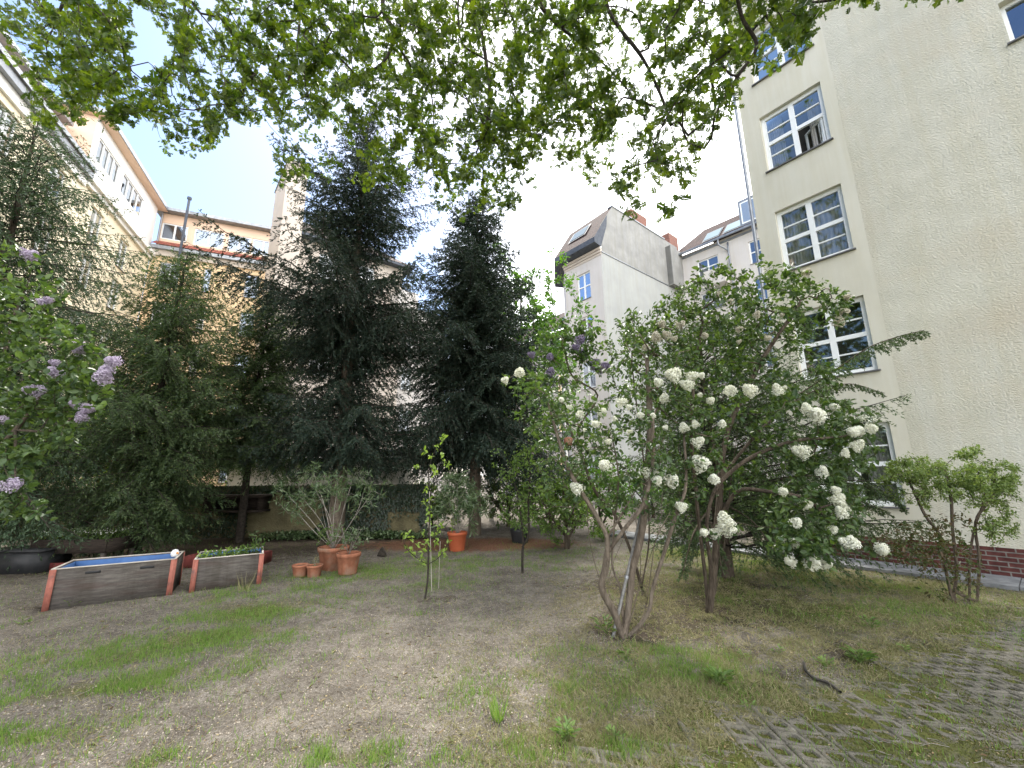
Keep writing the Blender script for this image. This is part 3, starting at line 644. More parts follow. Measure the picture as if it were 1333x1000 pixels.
LFr = Fr((-23.79, 25.), -22.9); BF = Fr((-23.79, 25.), 67.1)
def left_building():
    t = thing('apartment_building', LFr.pt(-8, 0), 'sunlit pale yellow apartment wing with attic windows receding along the left', 'building')
    hs = [(s, s+1.15, z, z+1.75) for z in (1.6, 5., 8.3, 11.2, 13.7) for s in (-23, -20.2, -17., -13.5, -10.3, -6.9, -3.9)]
    w = FB(LFr); w.wall(-26, -.05, 0, 16.2, hs, 0, .2); w.build('wall', 'stucco_lightyellow', t)
    side_body(LFr, -26, 1.2, 0, 19.9, 9, -1.3).build('rear_wall', 'stucco_lightyellow', t)
    for h in hs:
        if h[2] > 4: window(t, LFr, *h, 0, 2, 1, 1, .07, .17, glass='glass')
    c = FB(LFr); c.box(-26, -8.05, 16.2, 16.55, -1.2, .32); c.box(-26, -8.05, 16.55, 16.75, .1, .42); c.build('gutter', 'zinc', t)
    c = FB(LFr); c.box(-8.0, .02, 16.2, 16.45, -.2, .3); c.box(-8., .02, 15.95, 16.2, -.05, .15); c.build('cornice', 'white_trim', t)
    c = FB(LFr); c.box(-26, -8.06, 15.75, 16.2, -.05, .12); c.build('frieze', 'white_trim', t)
    # flush attic storey at the far end
    ah = [(-7.5, -5.2, 17.75, 19.0), (-4.75, -2.0, 17.75, 19.0)]
    a = FB(LFr); a.wall(-8, -.05, 16.45, 19.75, ah, -.05, .15); a.build('attic_wall', 'white_trim', t)
    a = FB(LFr); a.q([(-8, 16.5, -.05), (-8, 19.75, -.05), (-8, 19.75, -3.2), (-8, 16.5, -3.2)]); a.build('attic_end_wall', 'stucco_pink', t)
    for h in ah: window(t, LFr, *h, -.05, 4, 1, 0, .07, .12, glass='glass', sill=None)
    r = FB(LFr); r.box(-8.35, .3, 19.8, 20.05, -6, .45); r.build('attic_roof', 'zinc', t)
    r = FB(LFr); r.box(-8.3, .25, 19.76, 19.8, -5.9, .4); r.build('soffit', 'stucco_pink', t)
    # near end: attic set back behind the gutter
    bh = [(s, s+2.3, 17., 18.15) for s in (-24.5, -21.2, -17.9, -14.6, -11.2)]
    a = FB(LFr); a.wall(-26, -8.05, 16.55, 18.6, bh, -1.2, .12); a.build('attic_wall', 'stucco_pink', t)
    for h in bh: window(t, LFr, *h, -1.2, 4, 1, 0, .07, .1, glass='glass', sill=None)
    r = FB(LFr); r.box(-26, -8.3, 18.65, 18.85, -6, -.7); r.build('attic_roof', 'zinc', t)
left_building()
def back_building():
    t = thing('apartment_building', BF.pt(6, 0), 'ochre yellow apartment house with red tiled ledge behind the spruces', 'building')
    sgn = 1.; A0, A1 = .0, 9.5
    ah = [(.15, 1.62, 17.85, 19.05), (2.0, 3.75, 17.8, 19.05), (4.0, 5.4, 17.8, 19.05), (5.5, 6.9, 17.8, 19.05), (7.3, 8.8, 17.8, 19.05)]
    a = FB(BF); a.wall(A0, A1, 16.9, 19.75, ah, -.45, .12); a.build('attic_wall', 'stucco_pink', t)
    for h in ah: window(t, BF, *h, -.45, 2, 1, 0, .08, .1, glass='glass_blue', sill=None)
    r = FB(BF); r.box(A0-.3, A1+.3, 19.78, 20., -5, 0.05); r.build('roof', 'zinc', t)
    r = FB(BF); r.q([(A0, 17.05, .35), (A1, 17.05, .35), (A1, 17.65, -.44), (A0, 17.65, -.44)], [(A0, 0), (A1, 0), (A1, 1), (A0, 1)]); r.build('tiled_ledge', 'roof_tiles_red', t)
    c = FB(BF); c.box(A0, A1, 16.75, 16.98, -.3, .36); c.build('cornice', 'zinc', t)
    c = FB(BF); c.box(A0, A1, 16.35, 16.75, -.3, .14); c.build('frieze', 'stucco_beige', t)
    hs = [(s, s+w, z, z+1.75) for z in (1.6, 5., 8.4, 11.4, 14.25) for s, w in ((.6, 1.1), (3.02, .42), (5.45, .85), (7.6, .9))]
    w = FB(BF); w.wall(A0, A1, 0, 16.35, hs, 0, .2); w.build('wall', 'stucco_yellow', t); side_body(BF, A0+.05, A1, 0, 19.7, 9, -.55).build('rear_wall', 'stucco_yellow', t)
    for h in hs: window(t, BF, *h, 0, 1 if h[1]-h[0] < .6 else 2, 2, 0, .06, .17, glass='glass_blue')
    tube('flue_pipe', [BF.pt(1.7, z, .5) for z in (15, 17, 19, 20.6)], .08, 'soffit_dark', t); tube('flue_cap', [BF.pt(1.7, z, .5) for z in (20.6, 20.75)], .14, 'soffit_dark', t)
    tube('downpipe', [BF.pt(.12, z, -.3) for z in (17, 18, 19.7)], .06, 'zinc', t)
back_building()
def cream_building():
    o = at(353, 400, 21.5); f = Fr(o[:2], 50.5); t = thing('apartment_building', f.pt(3, 0), 'beige apartment house with tall firewall slab and dark hipped roof behind the tallest spruce', 'building')
    zt = f.px(363, 201)[1]; s1 = f.px(391, 320)[0]
    b = FB(f); b.box(0, s1, 0, zt, -4, 0); b.build('firewall', 'stucco_beige', t)
    b = FB(f); b.box(-.06, s1+.06, zt, zt+.1, -4.06, .06); b.build('coping', 'zinc', t)
    zw = f.px(391, 290)[1]-.5; s2 = f.px(528, 360)[0]; zs = [zw-2.4-3.05*k for k in range(5)]
    hs = [(s, s+1.1, z, z+1.7) for z in zs for s in (s1+1.2, s1+3.6, s1+6.0, s1+8.2) if s+1.2 < s2]
    w = FB(f); w.wall(s1, s2, 0, zw, hs, -.5, .2); side_body(f, s1, s2, 0, zw, 9, -.5); w.build('wall', 'stucco_beige', t); side_body(f, s1+.01, s2, 0, zw, 9, -.51).build('rear_wall', 'stucco_beige', t)
    for h in hs: window(t, f, *h, -.5, 2, 2, 0, .07, .17)
    e = .55; r = FB(f); d0, d1 = -.5+e, -9.5-e; A, B = s1, s2+e; zr = zw+3.6; m = (d0+d1)/2
    r.q([(A, zw, d0), (B, zw, d0), (B-2.6, zr, m), (A, zr, m)], [(0, 0), (10, 0), (8, 5), (0, 5)]); r.q([(B, zw, d0), (B, zw, d1), (B-2.6, zr, m), (B-2.6, zr, m)], [(0, 0), (8, 0), (4, 5), (4, 5)]); r.q([(A, zw, d1), (A, zr, m), (B-2.6, zr, m), (B, zw, d1)]); r.build('roof', 'roof_tiles', t)
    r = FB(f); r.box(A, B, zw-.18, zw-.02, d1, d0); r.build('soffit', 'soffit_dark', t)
    # box balcony at the corner
    s, z = f.px(536, 412, .6); z0, z1 = f.px(536, 430, .6)[1], f.px(536, 382, .6)[1]
    b = FB(f); b.box(s-1.1, s+.35, z0, z0+.15, -.5, .75); b.box(s-1.1, s+.35, z0+.15, z1, .67, .75); b.box(s-1.1, s-1.02, z0+.15, z1, -.5, .67); b.box(s+.27, s+.35, z0+.15, z1, -.5, .67); b.build('balcony', 'stucco_white', t)
    w2 = f.px(560, 500, -1.2)[0]; hs = [(s2+.6, s2+1.4, z, z+1.7) for z in zs]
    b = FB(f); b.wall(s2, w2+1.2, 0, z1-.2, [h for h in hs if h[3] < z1-.3], -1.3, .2); b.build('wing_wall', 'stucco_white', t)
    for h in hs:
        if h[3] < z1-.3: window(t, f, *h, -1.3, 2, 2, 0, .07, .17)
    side_body(f, s2, w2+1.2, 0, z1-.2, 8, -1.31).build('wing_rear_wall', 'stucco_white', t)
    p = f.pt(s-.3, z1, .3); q = thing('potted_plant', p, 'small reddish plant growing in the corner balcony behind the spruces', 'plant')
    C = p+RNG.normal(size=(160, 3))*[.2, .2, .3]+[0, 0, .5]; V, Fc = leaves(C, rdir(160), rdir(160), .12, .07, T_OV); link('foliage', npmesh(V, Fc), 'leaf_reddish', q)
    Tt = Tubes(); Tt.add([p, p+[.02, 0, .4], p+[.1, 0, .8]], .02, 5); Tt.build('stem', 'bark', q)
cream_building()
MC = at(787, 400, 27); M1 = Fr(MC[:2], 50.5); M2 = Fr(MC[:2], -39.5)
def middle_building():
    t = thing('apartment_building', MC*[1, 1, 0], 'white corner house with dark turret roof and bare grey gable wall', 'building')
    L1 = 11.0; zd, zt = 17.33, 21.7
    b = FB(M1); b.wall(0, L1, 0, zd, []); b.build('painted_side_wall', 'paint_pale', t)
    b = FB(M1); b.V += [M1.pt(*p) for p in []]
    # upper gable, cut back along the roof slope
    b.q([(0.05, zd+.06, 0), (L1, zd+.06, 0), (L1, 20.2, 0), (0.05, 19.5, 0)]); b.q([(0.05, 19.5, 0), (L1, 20.2, 0), (L1, zt, 0), (1.65, zt, 0)])
    b.build('gable_wall', 'concrete_grey', t)
    b = FB(M1); b.box(0, L1, zd, zd+.06, -.1, .05); b.build('flashing', 'zinc', t)
    b = FB(M1); b.box(1.6, 8.95, zt, zt+.09, -.4, .06); b.build('coping', 'zinc', t)
    b = FB(M1); b.box(8.95, 9.1, zd+.06, 21.0, -.1, .5); b.box(8.95, L1, 17.45, 20.95, 0.004, .42); b.build('chimney_breast', 'concrete_grey', t)
    b = FB(M1); b.box(5.0, 7.2, zt-.5, 23.3, -1.6, -.5); b.build('chimney', 'brick_red', t)
    hs = [(1.12, 2.36, 14.3, 16.4)]+[(1.12, 2.36, z, z+2.0) for z in (11., 7.7, 4.4, 1.2)]
    w = FB(M2); w.wall(0, 3.55, 0, 17.75, hs, 0, .2); w.build('wall', 'stucco_white', t)
    for h in hs: window(t, M2, *h, 0, 2, 2, 0, .09, .17, glass='glass_blue')
    c = FB(M2); 
    for k in range(3): c.box(0, 3.55+.05*k, 17.15+.2*k, 17.32+.2*k, -.05, .04+.05*k)
    c.build('eave_moulding', 'stucco_beige', t)
    # octagonal turn of the turret
    p = M2.pt(3.55, 0); f3 = Fr(p[:2], 5.5); w = FB(f3); w.wall(0, 4., 0, 17.75, []); w.build('turret_side_wall', 'stucco_white', t)
    # roof: eave outline polygon with overhang, sloping to the gable top
    e = .75; E = [M2.pt(-.05, 18.25, e), M2.pt(3.9, 18.25, e), f3.pt(3.9, 18.25, e)]; apex = M1.pt(1.65, zt+.02, -.02); ap2 = M1.pt(1.9, zt, -4.5)
    g0 = M1.pt(-.55, 18.25, 0)
    def tri(name, m, polys, par=t):
        V = []; Fc = []
        for q in polys:
            n = len(V); V += q; Fc.append(tuple(range(n, n+4)))
        me = npmesh(np.array(V), np.array(Fc)); uv = me.uv_layers.new(name='UVMap'); U = []
        for q in polys:
            o = q[0]; x = norm(q[1]-q[0]); nn = norm(np.cross(q[1]-q[0], q[2]-q[0])); y = np.cross(nn, x)
            U += [((v-o)@x, (v-o)@y) for v in q]
        uv.data.foreach_set('uv', np.array(U, np.float32).ravel()); return link(name, me, m, par)
    tri('roof', 'roof_tiles', [[E[0], E[1], ap2, apex], [E[1], E[2], ap2, ap2]])
    lo = [v-np.array([0, 0, .4]) for v in E]; wi = [M2.pt(-.02, 17.76, 0), M2.pt(3.55, 17.76, 0), f3.pt(4, 17.76, 0)]
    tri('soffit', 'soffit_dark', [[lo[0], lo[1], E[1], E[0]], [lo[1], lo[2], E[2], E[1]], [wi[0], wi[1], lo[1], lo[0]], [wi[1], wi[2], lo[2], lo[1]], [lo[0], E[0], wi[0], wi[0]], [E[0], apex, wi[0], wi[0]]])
    # skylight on the slope
    n = norm(np.cross(E[1]-E[0], apex-E[0])); n = n if n[2] > 0 else -n
    def S(u, v, o=.05): a = E[0]*(1-u)+E[1]*u; b = apex*(1-u)+ap2*u; return a*(1-v)+b*v+n*o
    tri('skylight', 'soffit_dark', [[S(.36, .36), S(.80, .36), S(.80, .76), S(.36, .76)]]); sk = tri('skylight_pane', 'glass_sky', [[S(.40, .40, .08), S(.76, .40, .08), S(.76, .72, .08), S(.40, .72, .08)]])
    # lower wing behind, further left
    # its plane starts a little behind the turret
    f4 = Fr((M2.pt(3.55, 0)+np.array([1., 4.2, 0]))[:2], -39.5); zz = f4.px(735, 428)[1]; sE = f4.px(700, 440)[0]; s0 = f4.px(742, 440)[0]
    hs = [(s, s+1.3, z, z+1.9) for z in (zz-2.6, zz-5.8, zz-9., zz-12.2) for s in np.arange(s0+.6, sE-1.4, 2.9)]
    w = FB(f4); w.wall(s0, sE+6, 0, zz, hs, 0, .2); w.build('wing_wall', 'stucco_white', t)
    for h in hs: window(t, f4, *h, 0, 2, 2, 0, .08, .17, glass='glass')
    a = [f4.pt(s0, zz, .5), f4.pt(sE+6, zz, .5), f4.pt(sE+6, zz+3.4, -3.4), f4.pt(s0, zz+3.4, -3.4)]; tri('wing_roof', 'roof_tiles', [a])
    n4 = norm(np.cross(a[1]-a[0], a[3]-a[0])); n4 = n4 if n4[2] > 0 else -n4
    def S4(s, v, o): return f4.pt(s, zz+3.4*v, .5-3.9*v)+n4*o
    sx = f4.px(733, 388, -1)[0]; tri('skylight_pane', 'glass_sky', [[S4(sx-.5, .35, .08), S4(sx+.5, .35, .08), S4(sx+.5, .75, .08), S4(sx-.5, .75, .08)]])
    g = FB(f4); g.box(s0, sE+6, zz-.1, zz+.04, .46, .6); g.build('gutter', 'zinc', t)
    tube('downpipe', spline([f4.pt(s0+1., zz, .5), f4.pt(s0+1., zz-.5, .3), f4.pt(s0+1., zz-1, .08), f4.pt(s0+1., 3, .08)], 5), .06, 'zinc', t)
middle_building()
def far_right_building():
    o = M1.pt(10.9, 0); f = Fr(o[:2], -41); t = thing('apartment_building', f.pt(-3, 0), 'pale apartment house with two skylights between the white house and the cream house', 'building')
    ze = f.px(930, 316)[1]; g = lambda x, y, o=0: f.px(x, y, o)
    s_r = g(1100, 300)[0]; wa = [g(908, 348), g(934, 331)]; wb = [g(975, 336), g(988, 308)]
    w1 = (min(wa[0][0], wa[1][0]), max(wa[0][0], wa[1][0])); s_c = g(984, 322)[0]
    hs = [(w1[0], w1[1], ze-2.6, ze-1.1)]; 
    for k in range(1, 5): hs.append((w1[0], w1[1], ze-2.6-3.1*k, ze-1.0-3.1*k))
    for k in range(5): hs.append((s_c-.5, s_c+.5, ze-3.0-3.1*k, ze-1.1-3.1*k))
    a0, a1 = min(s_r, 0), 0.
    hs = [h for h in hs if h[0] > a0 and h[1] < a1 and h[2] > .3]
    w = FB(f); w.wall(a0, a1, 0, ze, hs, 0, .2); w.build('wall', 'stucco_white', t); side_body(f, a0, a1+.5, 0, ze, 9, -.02).build('rear_wall', 'stucco_white', t)
    for h in hs: window(t, f, *h, 0, 2 if h[1]-h[0] > 1.1 else 1, 2, 0, .08, .17, glass='glass_blue')
    def P(s, v, o=0.): return (s, ze+3.0*v+o*.7, .45-2.9*v+o*.7)
    r = FB(f); r.q([P(a0, 0), P(a1+.6, 0), P(a1-1.6, 1), P(a0, 1)], [(0, 0), (a1-a0, 0), (a1-a0-2, 4), (0, 4)]); r.q([P(a0, 1), P(a1-1.6, 1), (a1-1.6, ze+1, -8), (a0, ze+1, -8)]); r.build('roof', 'roof_tiles', t)
    gt = FB(f); gt.box(a0, a1+.3, ze-.12, ze+.03, .42, .58); gt.box(a0, a1, ze-.35, ze-.2, 0, .08); gt.build('gutter', 'zinc', t)
    for (xa, xb) in ((915, 934), (943, 965)):
        sa, sb = g(xa, 308)[0], g(xb, 295)[0]; sa, sb = min(sa, sb), max(sa, sb)
        k = FB(f); k.q([P(sa-.08, .10, .05), P(sb+.08, .10, .05), P(sb+.08, .58, .05), P(sa-.08, .58, .05)]); fr = k.build('skylight', 'soffit_dark', t)
        k = FB(f); k.q([P(sa, .15, .08), P(sb, .15, .08), P(sb, .53, .08), P(sa, .53, .08)]); k.build('pane', 'glass_sky', fr)
    sd = g(975, 270)[0]; k = FB(f); k.box(sd-.9, sd+.75, ze+.1, ze+2.6, -3, .1); d = k.build('dormer', 'zinc', t); k = FB(f); k.box(sd-.75, sd+.6, ze+.5, ze+2.35, .1, .14); w = k.build('dormer_window', 'white_frame', d)
    k = FB(f); k.q([(sd-.66, ze+.6, .145), (sd-.12, ze+.6, .145), (sd-.12, ze+2.25, .145), (sd-.66, ze+2.25, .145)]); k.q([(sd-.02, ze+.6, .145), (sd+.5, ze+.6, .145), (sd+.5, ze+2.25, .145), (sd-.02, ze+2.25, .145)]); k.build('dormer_pane', 'glass_blue', d)
    sp = g(940, 330)[0]; tube('downpipe', spline([f.pt(sp, ze-.1, .5), f.pt(sp, ze-.6, .45), f.pt(sp-.5, ze-1.2, .1), f.pt(sp-.55, ze-2, .1), f.pt(sp-.6, 1, .1)], 6), .065, 'zinc', t)
    s0, s1 = g(917, 360, 1.)[0], g(944, 360, 1.)[0]; z1 = g(925, 352, 1.)[1]; s0, s1 = min(s0, s1), max(s0, s1)
    b = FB(f); b.box(s0, s1, z1-1.3, z1-1.1, 0, 1.1); b.box(s0, s1, z1-1.1, z1, 1.0, 1.1); b.box(s0, s0+.1, z1-1.1, z1, 0, 1.0); b.box(s1-.1, s1, z1-1.1, z1, 0, 1.0); b.build('balcony', 'stucco_white', t)
    # free standing chimney behind the ridge, seen between the two roofs
    c = f.pt(1.2, 0, -1.4); sc = Fr(c[:2], 50.5); k = FB(sc); k.box(-.1, 1.5, ze-.5, M1.px(890, 293)[1]-.4, -.9, .0); k.build('chimney', 'brick_red', t)
far_right_building()
# ================================================================== garden wall, sheds, furniture
WY = 14.3
def garden_wall():
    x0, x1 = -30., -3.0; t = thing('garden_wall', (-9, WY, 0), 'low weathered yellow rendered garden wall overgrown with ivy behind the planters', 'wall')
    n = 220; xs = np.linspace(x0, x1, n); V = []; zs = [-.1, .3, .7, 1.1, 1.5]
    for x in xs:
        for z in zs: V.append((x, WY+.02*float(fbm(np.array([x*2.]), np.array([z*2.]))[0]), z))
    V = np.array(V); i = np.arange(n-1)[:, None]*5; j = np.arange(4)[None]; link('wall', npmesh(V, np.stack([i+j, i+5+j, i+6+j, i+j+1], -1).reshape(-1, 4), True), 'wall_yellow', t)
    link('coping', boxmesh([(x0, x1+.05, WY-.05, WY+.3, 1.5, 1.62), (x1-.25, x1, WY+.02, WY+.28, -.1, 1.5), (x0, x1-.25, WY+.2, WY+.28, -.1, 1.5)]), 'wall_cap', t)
garden_wall()
def carport():
    a = at(335, 640, 17.6); b = at(478, 640, 17.6)
    t = thing('shed', (a[0], 17.6, 0), 'low white walled shed with dark flat roof beyond the garden wall', 'shed')
    link('wall', boxmesh([(a[0]-1.3, b[0]+1.5, 17.6, 20.5, -.1, 2.55)]), 'stucco_white', t); link('roof', boxmesh([(a[0]-1.6, b[0]+2.0, 17.0, 20.8, 2.6, 2.95)]), 'soffit_dark', t)
    link('roof_edge', boxmesh([(a[0]-1.6, b[0]+2., 16.97, 16.995, 2.62, 2.67)]), 'white_trim', t)
    # pale posts to the right, under the second spruce
    for k, px in enumerate((598, 622, 640)):
        q = at(px, 620, 18.5); tt = tag(link('post', boxmesh([(-.09, .09, -.09, .09, -.1, 3.2)]), 'white_trim'), ['white post beyond the garden left of the second spruce trunk', 'white post beyond the garden just right of the second spruce trunk', 'white post beyond the garden farthest right of the second spruce trunk'][k], 'post', 'white posts beyond the garden'); tt.location = (q[0], 18.5, 0)
carport()
def ivy(name, n, fn, lab, size=.07, kind='stuff'):
    P, D = fn(n); V, Fc = leaves(P, D, np.tile([0, -1., .35], (len(P), 1))+RNG.normal(size=(len(P), 3))*.35, size*(.5+RNG.random(len(P))), size*.85, T_OV)
    tag(link(name, npmesh(V, Fc), 'leaf_ivy'), lab, 'ivy', kind=kind)
def _ivy(n):
    x = -22+19.2*RNG.random(n); z = 1.65*RNG.random(n)**.8; k = fbm(x*.9+3, z*1.1, 4)+.07*(z > 1.2)+.07*(x < -9.4) > .43
    k &= ~((np.abs(x+7.75) < .95) & (z < .95)); k &= ~((np.abs(x+3.6) < .5) & (z < .8) & (RNG.random(n) < .8))
    x, z = x[k], z[k]; return np.stack([x, WY-.03-.16*RNG.random(len(x))*(.3+fbm(x*2, z*2)), z], 1), np.stack([RNG.normal(size=len(x))*.5, -.3+0*x, -1+0*x], 1)
ivy('ivy', 26000, _ivy, 'dark glossy ivy covering most of the low yellow garden wall')
def _gi(n):
    a = np.concatenate([RNG.normal(-6.6, .7, n//2), RNG.normal(-4.0, .75, n-n//2)]); y = WY-.35-.5*RNG.random(n)-.25*RNG.random(n)*(a > -5.2); return np.stack([a, y, .04+.16*RNG.random(n)], 1), rdir(n, .1)
P, D = _gi(2600); V, Fc = leaves(P, D, rdir(len(P), 2, .5), .09*(.6+.6*RNG.random(len(P))), .07, T_OV); tag(link('ground_ivy', npmesh(V, Fc), 'leaf_oleander'), 'low grey green ivy creeping along the foot of the garden wall', 'ground cover', kind='stuff')

def hoard():
    """plank rack hung against the wall"""
    a = at(268, 660, 13.8); t = thing('wooden_rack', (a[0]+.9, 13.8, .95), 'dark weathered plank rack mounted against the garden wall above the yellow patch', 'rack')
    link('plank', boxmesh([(a[0]-.1, a[0]+1.95, 13.55, 14.2, 1.28, 1.36)]), 'dark_wood', t); link('plank', boxmesh([(a[0], a[0]+1.85, 13.6, 14.2, .82, .88)]), 'dark_wood', t)
    link('back_board', boxmesh([(a[0]+.06, a[0]+1.8, 14.1, 14.18, .9, 1.27)]), 'dark_wood', t)
    for dx in (0.02, 1.74): link('bracket', boxmesh([(a[0]+dx, a[0]+dx+.07, 13.62, 14.15, .89, 1.27)]), 'dark_wood', t)
hoard()
def planter(name, A, B, dep, h, label, liner, slots=True, plants=None, red=True):
    """raised bed; A,B = front bottom corners, depth goes away from the viewer"""
    A = np.array(A[:2]); B = np.array(B[:2]); L = float(np.linalg.norm(B-A)); u = (B-A)/L; v = np.array([-u[1], u[0]]); t = thing(name, (*((A+B)/2), 0), label, 'planter', None)
    fl = .0                                        # sides flare out towards the top
    def P(a, b, z): k = fl*z/h; a2 = a+(k if a > L/2 else -k); b2 = b+(k if b > dep/2 else -k); w = A+u*a2+v*b2; return (w[0], w[1], z)
    def hexa(a0, a1, b0, b1, z0, z1):
        q = [P(a0, b0, z0), P(a1, b0, z0), P(a1, b1, z0), P(a0, b1, z0), P(a0, b0, z1), P(a1, b0, z1), P(a1, b1, z1), P(a0, b1, z1)]
        return q, [(0, 3, 2, 1), (4, 5, 6, 7), (0, 1, 5, 4), (1, 2, 6, 5), (2, 3, 7, 6), (3, 0, 4, 7)]
    def build(nm, lst, m):
        V = []; Fc = []
        for a in lst:
            q, f = hexa(*a); n = len(V); V += q; Fc += [tuple(n+i for i in g) for g in f]
        return link(nm, npmesh(np.array(V), np.array(Fc)), m, t)
    th = .03; zb = -.03
    build('front_panel', [(0, L, 0, th, zb, h)], 'old_wood'); build('rear_panel', [(0, L, dep-th, dep, zb, h)], 'old_wood')
    build('side_panel', [(0.001, th, th+.001, dep-th-.001, zb, h-.002)], 'old_wood'); build('side_panel', [(L-th, L-.001, th+.001, dep-th-.001, zb, h-.002)], 'old_wood')
    build('liner', [(th+.002, L-th-.002, th+.002, th+.012, .1, h-.01), (th+.002, L-th-.002, dep-th-.012, dep-th-.002, .1, h-.01), (th+.003, th+.012, th+.014, dep-th-.014, .1, h-.011), (L-th-.012, L-th-.003, th+.014, dep-th-.014, .1, h-.011)], liner)
    build('rim', [(-.006, L+.006, -.006, .022, h+.001, h+.016), (-.006, L+.006, dep-.022, dep+.006, h+.001, h+.016), (-.006, .022, .023, dep-.023, h+.001, h+.015), (L-.022, L+.006, .023, dep-.023, h+.001, h+.015)], 'pale_wood')
    build('soil', [(th+.02, L-th-.02, th+.02, dep-th-.02, h-.30 if slots else h-.14, h-.22 if slots else h-.06)], 'soil_dark')
    if red:
        w = .06
        for (a0, a1, b0, b1) in ((-.004, w, -.014, -.002), (L-w, L+.004, -.014, -.002), (-.016, -.004, -.014, w), (L+.004, L+.016, -.014, w), (L+.004, L+.016, dep-w, dep)): build('corner_board', [(a0, a1, b0, b1, zb, h+.002)], 'red_paint')
    if slots: 
        for a in (.32*L, .76*L): build('slot_shade_strip', [(a-.09, a+.09, -.006, -.001, h-.10, h-.065)], 'black_plastic')  # solid black strips, the shade inside the cut-outs put in as colour
    return t, P, L
def soilplants(P, L, dep, h, n, size, m, label, cat='plants', flowers=None):
    t = None; C = []; 
    for i in range(n): C.append(P(.08+(L-.16)*RNG.random(), .08+(dep-.16)*RNG.random(), h-.05+.16*RNG.random()**1.5))
    C = np.array(C); D = rdir(n, .5); V, Fc = leaves(C, D, rdir(n, 1.5, .7), size*(.6+.7*RNG.random(n)), size*.6, T_OV); return C, V, Fc
g1, g2, g3, g4 = (-7.0, 6.74), (-5.71, 7.49), (-5.50, 7.64), (-4.62, 8.16)
t, P, L = planter('raised_planter', g1, g2, .85, .56, 'longer wooden raised planter with blue inside, red corners and two handle slots', 'blue_paint')
def figurine():
    c = np.array(P(L-.06, .28, .60)); q = thing('bird_figurine', c, 'small white bird figurine with orange beak on the right corner of the long planter', 'figurine')
    V = lathe([(0, -.045), (.045, -.03), (.062, .01), (.058, .045), (.036, .08), (0, .09)], 16); o = link('body', V, 'china_white', None); o.location = c; o.parent = q; o.location = (0, 0, 0)
    b = link('beak', lathe([(.0, .06), (.012, .03), (.02, 0), (0, 0)], 8), 'beak_orange', None); b.parent = q; b.location = (.05, -.02, .03); b.rotation_euler = (0, math.radians(100), -.3)
figurine()
t2, P2, L2 = planter('raised_planter', g3, g4, .85, .52, 'shorter wooden raised planter with red corners and green leafy plants', 'blue_paint', slots=False)
def crops():
    n = 6; G = [(.12, .3, .13, 'leaf_light'), (.3, .35, .15, 'leaf_fresh'), (.48, .4, .16, 'leaf_light'), (.62, .35, .18, 'leaf_fresh'), (.78, .45, .2, 'leaf_fresh'), (.9, .5, .34, 'leaf_lilac')]
    for i, (a, b, hh, m) in enumerate(G):
        c = np.array(P2(a*L2, b*.85, .45)); q = thing('vegetable_plant', c, ['leafy plant at the left end of the shorter planter', 'second small leafy plant from the left in the shorter planter', 'pale leafy plant in the middle of the shorter planter', 'leafy plant just right of the middle of the shorter planter', 'dense leafy plant near the right end of the shorter planter', 'tallest broad leaved plant in the right end of the shorter planter'][i], 'plant', 'plants in the shorter planter')
        k = 60; C = c+RNG.normal(size=(k, 3))*[.07, .07, hh*.3]+[0, 0, hh*.55]; V, Fc = leaves(C, rdir(k, .3), rdir(k, 1.5, .6), .055+.03*RNG.random(k), .038, T_OV); link('foliage', npmesh(V, Fc), m, q)
        T = Tubes()
        for d in RNG.normal(size=(4, 2))*.05: T.add([c-[0, 0, .03], c+[d[0], d[1], hh*.9]], .004, 4)
        T.build('stem', 'leaf_fresh', q)
crops()
# darker beds and crates in the shade by the wall
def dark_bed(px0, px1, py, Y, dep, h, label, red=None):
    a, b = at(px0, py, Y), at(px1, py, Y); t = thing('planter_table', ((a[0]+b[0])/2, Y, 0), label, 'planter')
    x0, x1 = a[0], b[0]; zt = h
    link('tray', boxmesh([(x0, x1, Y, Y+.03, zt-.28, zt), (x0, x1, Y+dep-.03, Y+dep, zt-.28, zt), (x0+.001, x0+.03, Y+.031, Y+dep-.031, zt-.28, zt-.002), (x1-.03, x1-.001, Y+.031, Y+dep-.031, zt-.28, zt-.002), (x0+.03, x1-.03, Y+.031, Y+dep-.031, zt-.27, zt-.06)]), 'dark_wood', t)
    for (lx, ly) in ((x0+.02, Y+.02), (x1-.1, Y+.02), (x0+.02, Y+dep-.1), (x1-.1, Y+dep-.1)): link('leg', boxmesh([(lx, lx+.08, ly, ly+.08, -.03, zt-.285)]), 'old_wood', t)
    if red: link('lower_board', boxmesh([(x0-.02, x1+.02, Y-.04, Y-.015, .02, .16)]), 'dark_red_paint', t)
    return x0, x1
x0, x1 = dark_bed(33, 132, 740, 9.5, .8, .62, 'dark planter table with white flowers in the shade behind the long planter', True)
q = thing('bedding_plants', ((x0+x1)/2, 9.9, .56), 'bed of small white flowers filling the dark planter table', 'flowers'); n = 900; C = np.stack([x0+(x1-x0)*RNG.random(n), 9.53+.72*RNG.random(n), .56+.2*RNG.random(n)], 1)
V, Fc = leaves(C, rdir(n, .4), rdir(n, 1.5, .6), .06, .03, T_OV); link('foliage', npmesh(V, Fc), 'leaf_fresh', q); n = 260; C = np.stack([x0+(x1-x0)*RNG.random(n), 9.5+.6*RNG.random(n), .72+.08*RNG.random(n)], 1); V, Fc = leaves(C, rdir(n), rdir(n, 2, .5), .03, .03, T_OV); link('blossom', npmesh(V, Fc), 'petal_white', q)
a = at(-10, 740, 9.0); b = at(20, 740, 9.0); t = thing('storage_crate', (a[0], 9.2, 0), 'black plastic crate standing in the dark shade at the far left', 'crate')
